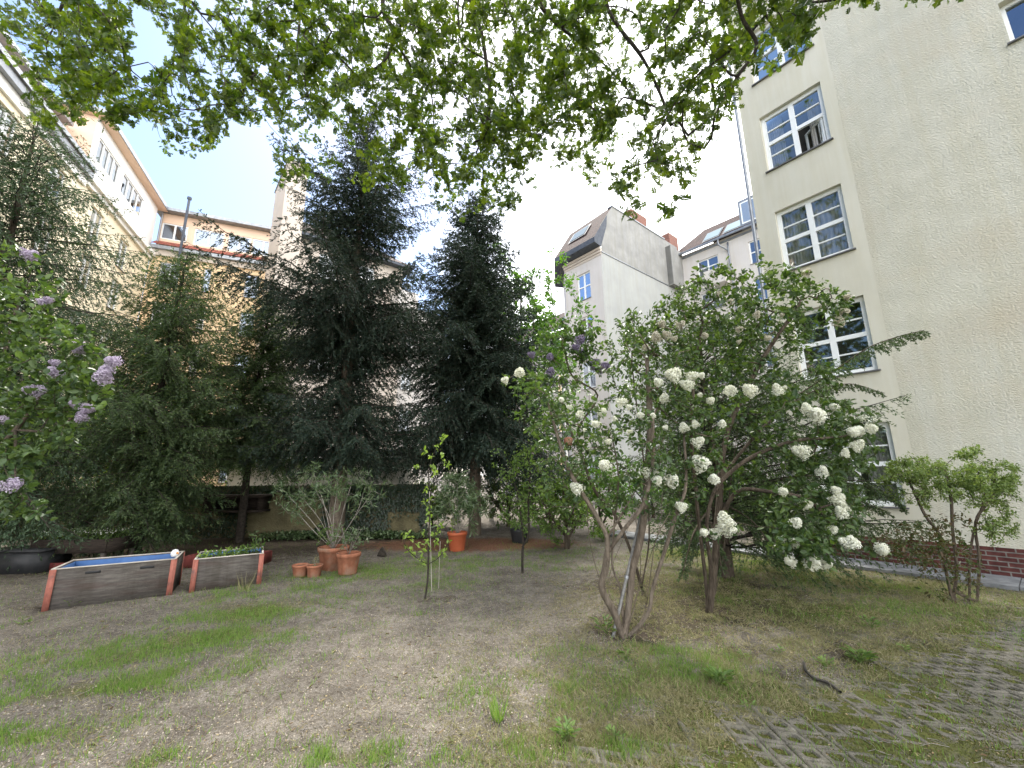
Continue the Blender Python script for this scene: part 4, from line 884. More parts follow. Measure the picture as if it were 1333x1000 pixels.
link('box', boxmesh([(a[0]-.6, b[0]+.2, 9.2, 9.9, -.02, .42)]), 'black_plastic', t); link('lid', boxmesh([(a[0]-.63, b[0]+.23, 9.17, 9.93, .421, .46)]), 'black_plastic', t)
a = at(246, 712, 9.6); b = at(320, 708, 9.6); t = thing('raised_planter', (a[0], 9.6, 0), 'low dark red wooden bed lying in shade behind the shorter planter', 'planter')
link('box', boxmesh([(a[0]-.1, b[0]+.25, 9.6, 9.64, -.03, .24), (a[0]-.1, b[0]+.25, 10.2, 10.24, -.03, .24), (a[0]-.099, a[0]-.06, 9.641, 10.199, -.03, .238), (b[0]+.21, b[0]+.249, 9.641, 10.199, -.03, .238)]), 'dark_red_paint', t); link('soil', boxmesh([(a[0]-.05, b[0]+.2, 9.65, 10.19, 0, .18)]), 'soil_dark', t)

# pots ---------------------------------------------------------------
def pot(px, py, r, h, label, m='terracotta', group='clay coloured flower pots', rim=True, soil=True):
    g = ground(px, py); g[1] += r*.8; g[0] = at(px, py, g[1])[0]; g[2] = float(gz(g[:1], g[1:2])[0])-.005
    t = thing('flower_pot', g, label, 'flower pot', group); rb = r*.72
    pr = [(0, 0), (rb, 0), (rb+.005, .008), (r*.93, h*.80)] + ([(r*.95, h*.81), (r, h*.815), (r*1.03, h*.985), (r*1.0, h), (r*.93, h), (r*.92, h*.95), (r*.86, h*.8), (r*.84, h*.7)] if rim else [(r, h*.99), (r*.99, h), (r*.95, h), (r*.9, h*.8)])
    o = link('body', lathe(pr, 36), m); o.parent = t
    s = link('soil', lathe([(0, h*.86), (r*.4, h*.87), (r*.9, h*.84)], 24), 'soil_dark'); s.parent = t
    return g+np.array([0, 0, h*.86])
pb = pot(432, 743, .31, .47, 'biggest terracotta pot with double rim holding the tall oleander'); 
pr_ = pot(452, 749, .235, .40, 'rounded terracotta pot standing in front of the biggest pot')
ps1 = pot(390, 752, .155, .23, 'leftmost small terracotta pot beside its twin', rim=True); ps2 = pot(408.5, 752, .15, .235, 'right one of the two small terracotta pots with dried seedlings')
po = pot(595, 718, .255, .46, 'bright orange plastic pot with oleander near the second spruce', 'pot_plastic', None)
pk = pot(677, 708, .30, .38, 'black plastic pot with green plant behind the dark stemmed sapling', 'black_plastic', None, rim=False)
def weatherstone():
    g = ground(497, 724); me = lathe([(0, .28), (.05, .2), (.1, .08), (.12, 0), (0, -.02)], 9); o = tag(link('stone', me, 'bark_dark'), 'small dark pointed stone on the soil right of the terracotta pots', 'stone'); o.location = Vector(g.tolist()); o.scale = (1, .5, .8)
weatherstone()
def hanging_pot():
    p = at(740, 575, 6.9); t = thing('hanging_pot', p, 'small orange clay pot hanging among the purple lilac branches', 'pot'); o = link('body', lathe([(0, -.07), (.05, -.065), (.075, 0), (.07, .05), (.05, .07), (.045, .05)], 16), 'terracotta'); o.parent = t
    T = Tubes(); T.add([(.05, 0, .06), (.01, 0, .2), (0, 0, .3)], .004, 4); T.add([(-.05, 0, .06), (-.01, 0, .2)], .004, 4); h = T.build('hanger', 'steel'); h.parent = t
hanging_pot()
def pole():
    a = ground(797, 829); b = at(838, 655, 5.75); T = Tubes(); a[2] = -.03; T.add(spline([a, (a+b)/2, b], 8), .021, 10); t = thing('support_pole', a, 'grey metal pole leaning through the stems of the white lilac', 'pole'); o = T.build('pole', 'steel', t)
    T = Tubes(); c = a+(b-a)*.42; T.add([c, c+(b-a)*.02], .028, 10); T.build('clamp', 'zinc', t)
pole()
# ================================================================== plants
def conifer(name, base, h, rad, label, m='needles_dark', bark='bark', lean=(0, 0), z0=.5, nbr=150, droop=.35, tw=.12, dens=1., prof=None, rtr=.16, group=None, bare=0., seed=1, curt=.25, needle=.06, nw=.013, side=None, topf=1., flex=.3):
    """whorled limbs with hanging side twigs; needles are narrow blades on every twig"""
    rg = np.random.default_rng(seed); base = np.array([base[0], base[1], base[2] if len(base) > 2 else 0.]); t = thing(name, base, label, 'tree', group)
    top = base+np.array([lean[0], lean[1], h]); T = Tubes(); zs = np.linspace(0, 1, 14); bend = np.stack([.05*np.sin(zs*5+seed), .05*np.cos(zs*4+seed), 0*zs], 1)*zs[:, None]
    tp = base[None]*(1-zs[:, None])+top[None]*zs[:, None]+bend; tp[0, 2] -= .1; T.add(tp, rtr*(1-zs)**.9+.012, 12); T.build('trunk', bark, t)
    BT = Tubes(); NC = []; ND = []; NN = []; NL = []
    for b in range(nbr):
        f = (b+rg.random())/nbr; f = f**.95; z = z0+(h-z0-.15)*f; rr = (prof(f) if prof else (1-f)**.8)*rad*(.72+.42*rg.random())+.1
        a = b*2.39996+rg.normal()*.35
        if side is not None:
            rr *= side(a, f)
        if rr < .12: continue
        o = np.array([np.interp(z/h, zs, tp[:, 0]), np.interp(z/h, zs, tp[:, 1]), base[2]+z]); k = 9; s = np.linspace(0, 1, k)
        dirv = np.array([math.cos(a), math.sin(a), 0]); el = (.25-.5*droop*(1-f)+.5*f*topf); sag = droop*(1-.5*f)
        zz = rr*(el*s-sag*s*s*1.1+flex*sag*s**4); cu = rg.normal()*.12; sd = np.array([-dirv[1], dirv[0], 0]); P = o+dirv*(rr*s)[:, None]+sd*(cu*rr*s*s)[:, None]+np.array([0, 0, 1])*zz[:, None]
        P[1:] += rg.normal(size=(k-1, 3))*.012*rr; BT.add(P, (.006+.007*rr)*(1-s*.85), 5)
        L = rr; s0 = bare+.05*rg.random(); nt = int(max(5, L*(1-s0)/tw))
        ss = np.repeat(np.linspace(s0, 1, nt), 2)+rg.normal(size=nt*2)*.01; ss = ss.clip(0, 1)
        C = np.stack([np.interp(ss, s, P[:, i]) for i in range(3)], 1); Tn = norm(np.stack([np.interp(ss, s, np.gradient(P[:, i])) for i in range(3)], 1))
        sg = np.tile([1, -1], nt); tl = L*.34*(1-ss)**.7*(.5+.8*rg.random(nt*2))+.08+.05*rg.random(nt*2)
        Dt = norm(Tn*.75+sd[None]*sg[:, None]*.9+np.array([0, 0, -1])*(curt*(.4+rg.random(nt*2)))[:, None]+rg.normal(size=(nt*2, 3))*.18)
        # the limb itself also carries needles on its outer half
        nn = np.maximum(5, (tl/.019*dens).astype(int)); idx = np.repeat(np.arange(nt*2), nn); u = rg.random(len(idx))
        sagv = np.zeros((len(idx), 3)); sagv[:, 2] = -curt*1.2*(u*tl[idx])**1.35
        Q = C[idx]+Dt[idx]*(u*tl[idx])[:, None]+sagv; q = rg.normal(size=(len(idx), 3)); q -= (q*Dt[idx]).sum(1, keepdims=True)*Dt[idx]
        NC.append(Q); ND.append(norm(Dt[idx]*.9+norm(q)*.75+sagv*1.)); NN.append(rg.normal(size=(len(idx), 3))); NL.append(needle*(.7+.6*rg.random(len(idx))))
        for i in range(0, nt*2, 2): BT.add([C[i], C[i]+Dt[i]*tl[i]*.5+[0, 0, -curt*.25*tl[i]], C[i]+Dt[i]*tl[i]*.9+[0, 0, -curt*1.*tl[i]**1.35]], .0035, 3)
    BT.build('branches', 'bark_dark', t); V, Fc = leaves(np.concatenate(NC), np.concatenate(ND), np.concatenate(NN), np.concatenate(NL), nw*1.0, T_BL); link('foliage', npmesh(V, Fc), m, t)
    return t
b = at(437, 695, 13.2); b[2] = 0; conifer('spruce_tree', b, 15.4, 4.7, 'tallest dark spruce with bare grey trunk showing between its boughs', rtr=.24, bark='bark_light', z0=2.5, nbr=250, droop=.36, tw=.10, dens=1.1, prof=lambda f: (1-f)**.5*(.74+.42*math.sin(f*20+.6)*(f < .85))*min(1, .42+3.2*f)*(1 if f < .55 else 1-.95*(f-.55)), seed=3, needle=.09, nw=.027, curt=.5, flex=.55)
b = at(618, 690, 14.3); b[2] = 0; conifer('spruce_tree', b, 12.4, 3.5, 'second dark spruce, slimmer, right of the tallest one', rtr=.2, bark='bark_light', z0=2.6, nbr=270, droop=.4, tw=.09, dens=1.1, prof=lambda f: min(1, (1-f)**.62*(1+.16*math.sin(f*23))), seed=5, needle=.09, nw=.028, curt=.45)
conifer('spruce_tree', (-9.1, 10.6), 8.1, 3.1, 'bushy grey green spruce with hanging twigs behind the long planter', 'needles_mid', 'bark_dark', rtr=.12, z0=.5, nbr=190, droop=.42, tw=.09, dens=1.05, prof=lambda f: (1-f)**.6*min(1, .36+1.7*f), seed=8, curt=.6, needle=.08, nw=.022)
conifer('spruce_tree', (-12.4, 9.3), 11.2, 4.0, 'tall spruce at the left edge with layered drooping boughs', 'needles_grey', 'bark', rtr=.18, z0=1.6, nbr=190, droop=.5, tw=.10, dens=.8, prof=lambda f: (1-f)**.55, seed=12, curt=.6, needle=.08, nw=.022)
conifer('spruce_tree', (-8.3, 13.3), 8.0, 2.6, 'spruce with slender tip standing left of the tallest spruce', 'needles_mid', 'bark_dark', rtr=.11, z0=2.7, nbr=140, droop=.45, tw=.09, dens=1.1, prof=lambda f: (1-f)**.65, seed=15, curt=.5, needle=.085, nw=.024)
# yew like conifer behind the white lilacs, long boughs reaching right
YB = ground(945, 752)
def _side(a, f):
    c = math.cos(a); return .85+.75*max(0, c)**2*(1 if f < .75 else .5)
conifer('yew_tree', (YB[0], YB[1]), 5.0, 2.0, 'broad dark yew behind the white lilacs with a long bough reaching over the house window', 'needles_mid', 'bark', rtr=.14, z0=.5, nbr=150, droop=.14, tw=.065, dens=1.25, prof=lambda f: (1-f)**.35, seed=21, curt=.45, needle=.055, nw=.016, side=_side, bare=.18)
def long_bough(label, pts, tl0, seed):
    pass
def bough_children(parent, lst):
    NC = []; ND = []; BT = Tubes()
    for pts, tl0 in lst:
        P = spline([at(*p) for p in pts], 10); n = len(P); BT.add(P, np.linspace(.018, .005, n), 5); T_ = norm(np.gradient(P, axis=0)); L = np.linalg.norm(np.diff(P, axis=0), axis=1).sum(); m = int(L/.04)
        for j in range(m):
            s = .25+.75*j/m; i = min(n-1, int(s*(n-1))); c = P[i]; sg = 1 if j % 2 else -1; sd = norm(np.cross(T_[i], [0, 0, 1.])); tl = tl0*(1-.7*s)*(.5+.9*RNG.random())+.05
            d = norm(T_[i]*.5+sd*sg*.6+np.array([0, 0, -.9])*(.5+RNG.random()*.6)); k = max(8, int(tl/.0055)); u = RNG.random(k)[:, None]; NC.append(c+d*u*tl); ND.append(norm(d*.8+RNG.normal(size=(k, 3))*.6)); BT.add([c, c+d*tl], .0025, 3)
    NC = np.concatenate(NC); ND = np.concatenate(ND); V, Fc = leaves(NC, ND, RNG.normal(size=(len(NC), 3)), .038, .015, T_BL); f = link('bough', npmesh(V, Fc), 'needles_mid', parent); BT.build('bough_stem', 'bark', f)
bough_children(bpy.data.objects['yew_tree'], [([(960, 560, 8.2), (1030, 520, 7.6), (1090, 480, 7.1), (1130, 453, 6.8), (1170, 438, 6.6), (1203, 430, 6.4)], .34), ([(960, 580, 8.2), (1040, 520, 7.8), (1100, 500, 7.5), (1152, 512, 7.3)], .22),
    ([(960, 640, 8.2), (1040, 620, 7.6), (1100, 628, 7.3), (1150, 640, 7.0), (1178, 660, 6.9)], .30), ([(970, 650, 8.2), (1050, 640, 7.7), (1110, 650, 7.3), (1160, 668, 7.2)], .26), ([(960, 600, 8.2), (1040, 590, 7.6), (1100, 605, 7.2), (1140, 640, 7.)], .3),
    ([(930, 650, 7.6), (975, 675, 6.9), (1000, 705, 6.5), (1015, 728, 6.3)], .25), ([(925, 660, 7.4), (905, 690, 6.6), (895, 720, 6.4), (888, 750, 6.3)], .2), ([(925, 680, 7.), (935, 715, 6.5), (940, 745, 6.3)], .16)])

# lilac flower heads -----------------------------------------------------
def panicle_mesh(L, R, n, fs=.018, seed=1):
    rg = np.random.default_rng(seed); C = []; D = []
    nb = max(7, int(n/26))
    for b in range(nb):                              # lumpy thyrse made of rounded side clusters
        f = (b+.5)/nb; a = b*2.4; rr = R*(1-f)**.5*.7; c = np.array([rr*math.cos(a), rr*math.sin(a), L*f]); rc = R*(.62-.28*f)
        v = norm(rg.normal(size=(n//nb, 3))); C.append(c+v*rc*(.72+.28*rg.random((n//nb, 1)))); D.append(v)
    C = np.concatenate(C); Nn = np.concatenate(D); D = norm(np.cross(Nn, rg.normal(size=C.shape)))
    V1, F1 = leaves(C-D*fs*.5, D, Nn+rg.normal(size=C.shape)*.35, fs*(.8+.5*rg.random(len(C))), fs*.75, T_BL); D2 = np.cross(Nn, D)
    V2, F2 = leaves(C-D2*fs*.5+Nn*.001, D2, Nn+rg.normal(size=C.shape)*.35, fs, fs*.75, T_BL)
    return npmesh(np.concatenate([V1, V2]), np.concatenate([F1, F2+len(V1)]), name='blossom')
PAN = [panicle_mesh(.13+.03*i, .052+.006*i, 620+80*i, seed=30+i) for i in range(4)]
def blossoms(parent, lst, m, Y0, Y1, up=.05, base_scale=1., lab=None):
    """lst of (px,py,size px)"""
    key = 'blossom_'+m
    ms = []
    for p in PAN:
        q = p.copy(); q.materials.clear(); q.materials.append(MATS[m]); ms.append(q)
    pos = []
    for i, e in enumerate(lst):
        x, y, sz = e[:3]; Y = e[3] if len(e) > 3 else Y0+(Y1-Y0)*RNG.random(); p = at(x, y, Y); s = sz/(542/Y)/.14*base_scale
        o = bpy.data.objects.new('blossom', ms[i % 4]); COL.objects.link(o); o.parent = parent; o.matrix_parent_inverse = parent_inv(parent)
        s *= .8+.4*RNG.random(); d = Vector((RNG.normal()*.8+.1, RNG.normal()*.6-.45, up+.7*RNG.random())).normalized(); o.rotation_euler = d.to_track_quat('Z', 'Y').to_euler(); o.scale = (s*.98, s*.98, s*.64); p = p-np.array(d)*.05*s; o.location = Vector(p.tolist()); pos.append(p)
    return np.array(pos)
def shrub(name, base, label, cat, stems, targets, nl, Ln, ratio, m, bark, T=T_OV, spread=.1, rtip=.0028, rmax=.05, power=.5, up=.5, droop=.1, group=None, seg=.15, wob=.015, extra=None, lvar=.3, mfol2=None):
    t = thing(name, base, label, cat, group); Tb, e, d = grow(stems, targets, seg, rtip, rmax, power, wob); Tb.build('stems', bark, t)
    V, Fc = clump(e, d, nl, spread, Ln, ratio, T, up, droop, lvar); link('foliage', npmesh(V, Fc), m, t); return t
A_ = lambda L: [at(*p) for p in L]
def base_at(px, py): g = ground(px, py); g[2] = -.04; return g
# --- white lilac with many stems (front)
gA = base_at(812, 828)
wA = [(656, 495, 13), (677, 484, 16), (877, 488, 20), (899, 490, 16), (914, 488, 12), (856, 497, 14), (865, 519, 16), (895, 502, 16), (910, 514, 10), (926, 521, 11), (951, 508, 16), (976, 508, 17), (867, 556, 10), (890, 556, 15), (905, 552, 12), (908, 576, 16), (909, 601, 25), (929, 623, 16), (786, 605, 19), (845, 616, 17), (857, 624, 14), (875, 625, 19), (751, 636, 18), (887, 660, 14), (820, 530, 13), (784, 536, 16), (755, 539, 13), (808, 524, 11), (832, 540, 10), (800, 545, 9), (775, 552, 10), (820, 563, 9), (762, 560, 8), (940, 551, 13), (741, 530, 8), (792, 575, 9), (850, 540, 8), (730, 520, 8)]
wAY = 5.1
stA = [[gA, at(800, 800, 5.5), at(783, 765, 5.45), at(788, 740, 5.4), at(790, 700, 5.3), at(772, 665, 5.3), at(742, 615, 5.3), at(725, 565, 5.4), at(712, 520, 5.5)],
       [at(790, 722, 5.35), at(812, 690, 5.2), at(838, 655, 5.1), at(850, 600, 5.1), at(850, 545, 5.1)], [gA, at(808, 770, 5.7), at(797, 735, 5.9), at(800, 680, 5.9), at(805, 620, 5.8), at(795, 560, 5.7)],
       [gA, at(835, 812, 5.45), at(846, 790, 5.4), at(850, 765, 5.4), at(866, 715, 5.3), at(880, 670, 5.2), at(893, 630, 5.2), at(890, 560, 5.3)], [gA, at(838, 800, 5.7), at(848, 740, 5.8), at(855, 700, 5.8), at(880, 655, 5.9)],
       [gA, at(818, 790, 5.6), at(824, 740, 5.6), at(836, 690, 5.6), at(842, 620, 5.6), at(846, 545, 5.6), at(842, 470, 5.7)], [at(788, 705, 5.35), at(815, 660, 5.4), at(832, 630, 5.5), at(870, 560, 5.5)]]
stA += [[gA, at(806, 800, 5.4), at(792, 770, 5.3), at(796, 740, 5.2), at(812, 700, 5.1), at(835, 650, 5.1)], [gA, at(822, 800, 5.3), at(833, 760, 5.2), at(848, 720, 5.1), at(860, 680, 5.0), at(862, 640, 5.)], [gA, at(798, 790, 5.8), at(776, 740, 6.), at(765, 680, 6.1), at(768, 620, 6.1)], [gA, at(826, 790, 5.9), at(834, 740, 6.1), at(828, 680, 6.1), at(815, 610, 6.1)]]
tA = ell([(800, 560, 110, 75, 120, 4.8, 6.4), (840, 475, 70, 60, 95, 5.1, 6.4), (870, 430, 60, 45, 70, 5.3, 6.5), (890, 560, 60, 80, 80, 4.8, 6.), (745, 580, 60, 50, 50, 5., 6.2), (760, 640, 60, 30, 26, 5, 6), (870, 640, 60, 40, 34, 4.9, 6), (700, 500, 25, 20, 8, 5.2, 5.8), (885, 395, 30, 25, 22, 5.4, 6.2)])
tA = np.vstack([tA, [at(x, y+2, wAY+.1) for x, y, s in wA]])
LA = shrub('lilac_shrub', gA, 'white lilac with many crooked stems from one foot, nearest the camera', 'shrub', stA, tA, 13, .062, .62, 'leaf_lilac', 'bark_light', spread=.10, rtip=.0034, rmax=.05, power=.58)
blossoms(LA, wA, 'petal_white', 4.95, 5.15)
oldA = [(860, 422, 16), (886, 422, 14), (854, 439, 13), (868, 436, 12), (919, 437, 13), (877, 441, 11), (840, 452, 10)]; blossoms(LA, oldA, 'petal_old', 5.3, 5.6)
# --- second white lilac, dark straight trunks, right of the first
gB = base_at(922, 798)
wB = [(1084, 529, 17), (1063, 539, 20), (1050, 532, 15), (1128, 548, 17), (1118, 560, 20), (1136, 558, 16), (1116, 580, 16), (1044, 588, 20), (1090, 638, 15), (1092, 650, 17), (1098, 660, 16), (1070, 614, 13), (1052, 656, 18), (943, 676, 22), (931, 694, 15), (945, 688, 20), (955, 690, 12), (1037, 680, 15), (1083, 690, 11), (1019, 702, 10), (1037, 706, 17), (1109, 705, 20), (1100, 706, 14), (1148, 715, 13), (1031, 731, 18), (1059, 732, 20), (1075, 735, 12), (1012, 508, 14), (1022, 504, 9), (1110, 562, 14), (1028, 730, 12), (1095, 668, 12), (916, 693, 11), (888, 660, 16), (1100, 590, 12), (1020, 640, 10)]
wB2 = [(961, 428, 12), (934, 383, 11), (951, 393, 11), (1050, 355, 13), (1104, 386, 12), (1100, 406, 13), (1092, 418, 14), (985, 410, 10), (1019, 410, 9), (1000, 440, 9), (962, 445, 8)]
stB = [[gB, at(918, 750, 6.35), at(912, 700, 6.3), at(906, 640, 6.2), at(900, 560, 6.1), at(905, 480, 6.1), at(915, 420, 6.1)], [gB, at(930, 740, 6.3), at(936, 660, 6.2), at(945, 570, 6.2), at(975, 500, 6.1), at(1010, 440, 6.), at(1040, 400, 6.)],
       [gB, at(925, 740, 6.1), at(920, 690, 5.9), at(930, 640, 5.8), at(970, 600, 5.6), at(1030, 575, 5.4), at(1085, 570, 5.3)], [at(934, 680, 6.2), at(960, 640, 5.9), at(1000, 640, 5.6), at(1050, 650, 5.3), at(1080, 680, 5.2)], [at(940, 620, 6.2), at(990, 560, 6.1), at(1040, 520, 6), at(1080, 500, 5.9)]]
stB += [[gB, at(912, 760, 6.2), at(899, 720, 6.1), at(888, 670, 6.0), at(880, 600, 6.)], [gB, at(934, 760, 6.5), at(944, 700, 6.6), at(950, 640, 6.6), at(960, 560, 6.6)]]
tB = ell([(930, 425, 75, 65, 130, 5.6, 7.0), (1000, 400, 70, 50, 75, 5.6, 6.8), (1060, 395, 50, 32, 42, 5.6, 6.6), (950, 500, 75, 55, 85, 5.6, 6.8), (1040, 470, 60, 60, 50, 5.7, 6.8), (1050, 560, 75, 50, 85, 5.2, 6.4), (1100, 590, 40, 50, 55, 5.1, 6.), (1060, 660, 70, 45, 75, 5., 5.9), (1050, 715, 50, 22, 36, 4.9, 5.6), (930, 365, 30, 22, 16, 5.8, 6.6), (1000, 355, 40, 18, 16, 5.8, 6.4), (980, 600, 60, 50, 22, 5.8, 6.8), (1110, 540, 30, 20, 14, 5.1, 5.6)])
tB = np.vstack([tB, [at(x, y+2, 5.25) for x, y, s in wB], [at(x, y+2, 5.7) for x, y, s in wB2]])
LB = shrub('lilac_shrub', gB, 'taller white lilac on dark upright trunks whose boughs reach across the house front', 'shrub', stB, tB, 14, .070, .66, 'leaf_lilac', 'bark', spread=.11, rtip=.0030, rmax=.05, power=.56)
blossoms(LB, wB, 'petal_white', 5.0, 5.25); blossoms(LB, wB2, 'petal_old', 5.5, 5.8)
# --- purple lilac behind
gD = base_at(835, 762)
pD = [(756, 443, 17), (758, 460, 18), (773, 474, 16), (783, 479, 14), (716, 463, 15), (717, 483, 16), (750, 452, 12), (692, 462, 9), (818, 424, 10)]
stD = [[gD, at(822, 720, 7.5), at(800, 670, 7.3), at(775, 640, 7.2), at(755, 590, 7.1), at(735, 540, 7.1), at(728, 500, 7.1)], [at(760, 600, 7.1), at(752, 560, 7.), at(778, 515, 7.), at(745, 490, 7.), at(735, 455, 7)], [gD, at(845, 700, 7.6), at(840, 620, 7.5), at(830, 540, 7.4), at(822, 470, 7.3)]]
tD = ell([(735, 470, 50, 45, 62, 6.8, 7.8), (760, 440, 30, 25, 22, 6.8, 7.6), (700, 520, 35, 40, 36, 6.8, 7.8), (825, 460, 35, 40, 36, 7, 8), (770, 560, 60, 40, 26, 7, 8), (715, 560, 25, 30, 18, 6.8, 7.6), (738, 425, 18, 10, 8, 6.9, 7.4)]); tD = np.vstack([tD, [at(x, y+3, 6.95) for x, y, s in pD]])
LD = shrub('lilac_shrub', gD, 'purple lilac standing behind the nearest white lilac', 'shrub', stD, tD, 13, .075, .64, 'leaf_lilac_light', 'bark', spread=.11, rtip=.0032, rmax=.05); blossoms(LD, pD, 'petal_deep', 6.85, 7.)
# --- pale purple lilac at the left edge, base outside the frame
gL = np.array([-7.6, 5.3, 0.])
pL = [(106, 452, 26, 5.2), (146, 470, 24, 5.1), (138, 482, 20, 5.1), (134, 490, 18, 5.1), (128, 492, 12, 5.1), (70, 472, 14, 5.2), (70, 484, 14, 5.2), (46, 509, 15, 5.1), (55, 507, 10, 5.1), (98, 526, 17, 5.1), (114, 532, 14, 5.1), (106, 543, 15, 5.1), (2, 545, 16, 4.9), (18, 630, 22, 4.7), (40, 333, 16, 5.8), (32, 329, 13, 5.8), (58, 394, 17, 5.6), (62, 390, 12, 5.6)]
stL = [[gL, np.array([-7.5, 5.4, 1.]), at(20, 560, 5.4), at(60, 500, 5.5), at(80, 450, 5.6)], [np.array([-7.5, 5.4, 1.]), at(-10, 500, 5.6), at(15, 420, 5.8), at(40, 360, 5.9)], [at(20, 560, 5.4), at(70, 560, 5.3), at(110, 530, 5.3)], [gL, np.array([-7.9, 5.2, .8]), at(-40, 560, 5.3), at(-60, 470, 5.5)], [at(20, 560, 5.4), at(20, 620, 5.0), at(30, 650, 4.9)]]
tL = ell([(50, 480, 85, 70, 170, 4.9, 6.2), (20, 390, 60, 70, 90, 5.1, 6.3), (40, 560, 65, 45, 85, 4.8, 6.), (5, 620, 40, 50, 44, 4.6, 5.6), (-60, 500, 60, 150, 90, 4.8, 6.2), (115, 500, 35, 40, 30, 4.9, 5.8), (30, 660, 35, 15, 8, 4.6, 5.2)]); tL = np.vstack([tL, [at(p[0], p[1]+4, p[3]+.08) for p in pL]])
LL = shrub('lilac_shrub', gL, 'pale purple flowering lilac at the left edge of the garden', 'shrub', stL, tL, 11, .082, .68, 'leaf_lilac', 'bark', spread=.11, rtip=.003, rmax=.05); blossoms(LL, pL, 'petal_purple', 5, 5.3)

# --- saplings
g = base_at(553, 779); Ys = g[1]
st = [[g, at(557, 750, Ys), at(558, 700, Ys), at(560, 650, Ys), at(558, 615, Ys), at(565, 590, Ys), at(575, 572, Ys)], [at(557, 735, Ys), at(545, 728, Ys), at(530, 715, Ys+.05), at(524, 700, Ys)], [at(557, 735, Ys), at(572, 725, Ys), at(583, 710, Ys-.05)], [at(559, 700, Ys), at(572, 690, Ys), at(576, 682, Ys)], [at(559, 620, Ys), at(548, 612, Ys), at(542, 606, Ys)], [at(560, 622, Ys), at(572, 610, Ys), at(582, 600, Ys)]]
tt = np.array([at(x+RNG.normal()*1.5, y+RNG.normal()*1.5, Ys+RNG.normal()*.05) for x, y in [(575, 570), (580, 574), (568, 582), (574, 588), (560, 590), (556, 588), (582, 600), (586, 603), (542, 607), (563, 606), (568, 618), (552, 640), (562, 648), (557, 660), (553, 655), (561, 670), (556, 677), (575, 683), (571, 688), (548, 690), (530, 695), (524, 697), (535, 700), (528, 714), (534, 718), (545, 705), (555, 705), (565, 702), (558, 712), (545, 726), (552, 730), (570, 716), (580, 712), (584, 705), (578, 722), (565, 728), (538, 722), (560, 695), (552, 716)]])
sp1 = shrub('pear_sapling', g, 'thin young pear tree with bright yellow green leaves tied to canes', 'tree', st, tt, 7, .062, .68, 'leaf_light', 'bark_dark', spread=.05, rtip=.003, rmax=.016, droop=.15, up=.6)
T = Tubes(); p0 = ground(562, 770); p1 = at(559, 640, Ys-.02); T.add([p0, p1], .006, 6); tag(T.build('plant_cane', 'pale_wood'), 'tall thin cane against the stem of the yellow green pear sapling', 'cane')
T = Tubes(); p0 = ground(571, 766); p1 = at(573, 705, Ys-.05); T.add([p0, p1], .006, 6); tag(T.build('plant_cane', 'pale_wood'), 'short thin cane right of the yellow green pear sapling', 'cane')
g = base_at(680, 747); Ys = g[1]
st = [[g, at(680, 722, Ys), at(681, 705, Ys), at(678, 670, Ys), at(670, 630, Ys), at(655, 610, Ys)], [at(680, 712, Ys), at(688, 695, Ys), at(688, 650, Ys), at(690, 610, Ys), at(684, 580, Ys)]]
tt = ell([(685, 640, 34, 55, 85, 8.2, 9.4), (665, 600, 28, 25, 26, 8.2, 9.2), (700, 600, 30, 40, 40, 8.4, 9.4), (672, 660, 28, 30, 30, 8.2, 9.2)])
shrub('fruit_sapling', g, 'small dark stemmed tree with airy small leaves in front of the black pot', 'tree', st, tt, 9, .05, .6, 'leaf_fresh', 'bark_dark', spread=.09, rtip=.003, rmax=.03, group=None)
# --- round topped shrub at the house wall on the right
g = base_at(1240, 785); Ys = g[1]
st = [[g, at(1232, 745, Ys), at(1225, 700, Ys), at(1205, 672, Ys), at(1190, 640, Ys), at(1180, 620, Ys)], [g, at(1245, 740, Ys), at(1240, 690, Ys), at(1238, 650, Ys), at(1230, 610, Ys)], [at(1262, 780, Ys), at(1262, 730, Ys), at(1268, 690, Ys), at(1278, 660, Ys), at(1284, 630, Ys)], [at(1272, 782, Ys), at(1275, 730, Ys), at(1270, 680, Ys), at(1290, 650, Ys), at(1305, 625, Ys)], [g, at(1215, 740, Ys-.1), at(1190, 720, Ys-.1), at(1165, 712, Ys-.1)]]
tt = ell([(1195, 612, 42, 17, 75, 6.1, 7.2), (1225, 625, 40, 25, 50, 6.1, 7.2), (1285, 620, 45, 20, 85, 6.1, 7.2), (1268, 640, 40, 25, 45, 6.1, 7.2), (1305, 645, 26, 14, 28, 6.1, 7.), (1262, 590, 18, 8, 16, 6.3, 6.9), (1300, 685, 30, 22, 26, 6.1, 6.9), (1190, 650, 35, 15, 18, 6.2, 7.), (1155, 626, 14, 5, 6, 6.3, 6.7)])
S = shrub('clipped_shrub', g, 'shrub with two rounded bright green crowns on bare twiggy stems by the brick base', 'shrub', st, tt, 38, .036, .6, 'leaf_clip', 'bark', spread=.085, rtip=.0034, rmax=.03, up=.7)
tt = ell([(1190, 712, 50, 26, 60, 6.0, 6.8), (1235, 740, 45, 40, 60, 6.2, 6.9), (1255, 700, 40, 30, 30, 6.2, 6.9), (1210, 690, 30, 14, 18, 6.1, 6.7)]); V, Fc = clump(tt, rdir(len(tt)), 12, .1, .05, .5, T_OV, .5); link('lower_foliage', npmesh(V, Fc), 'leaf_reddish', S)
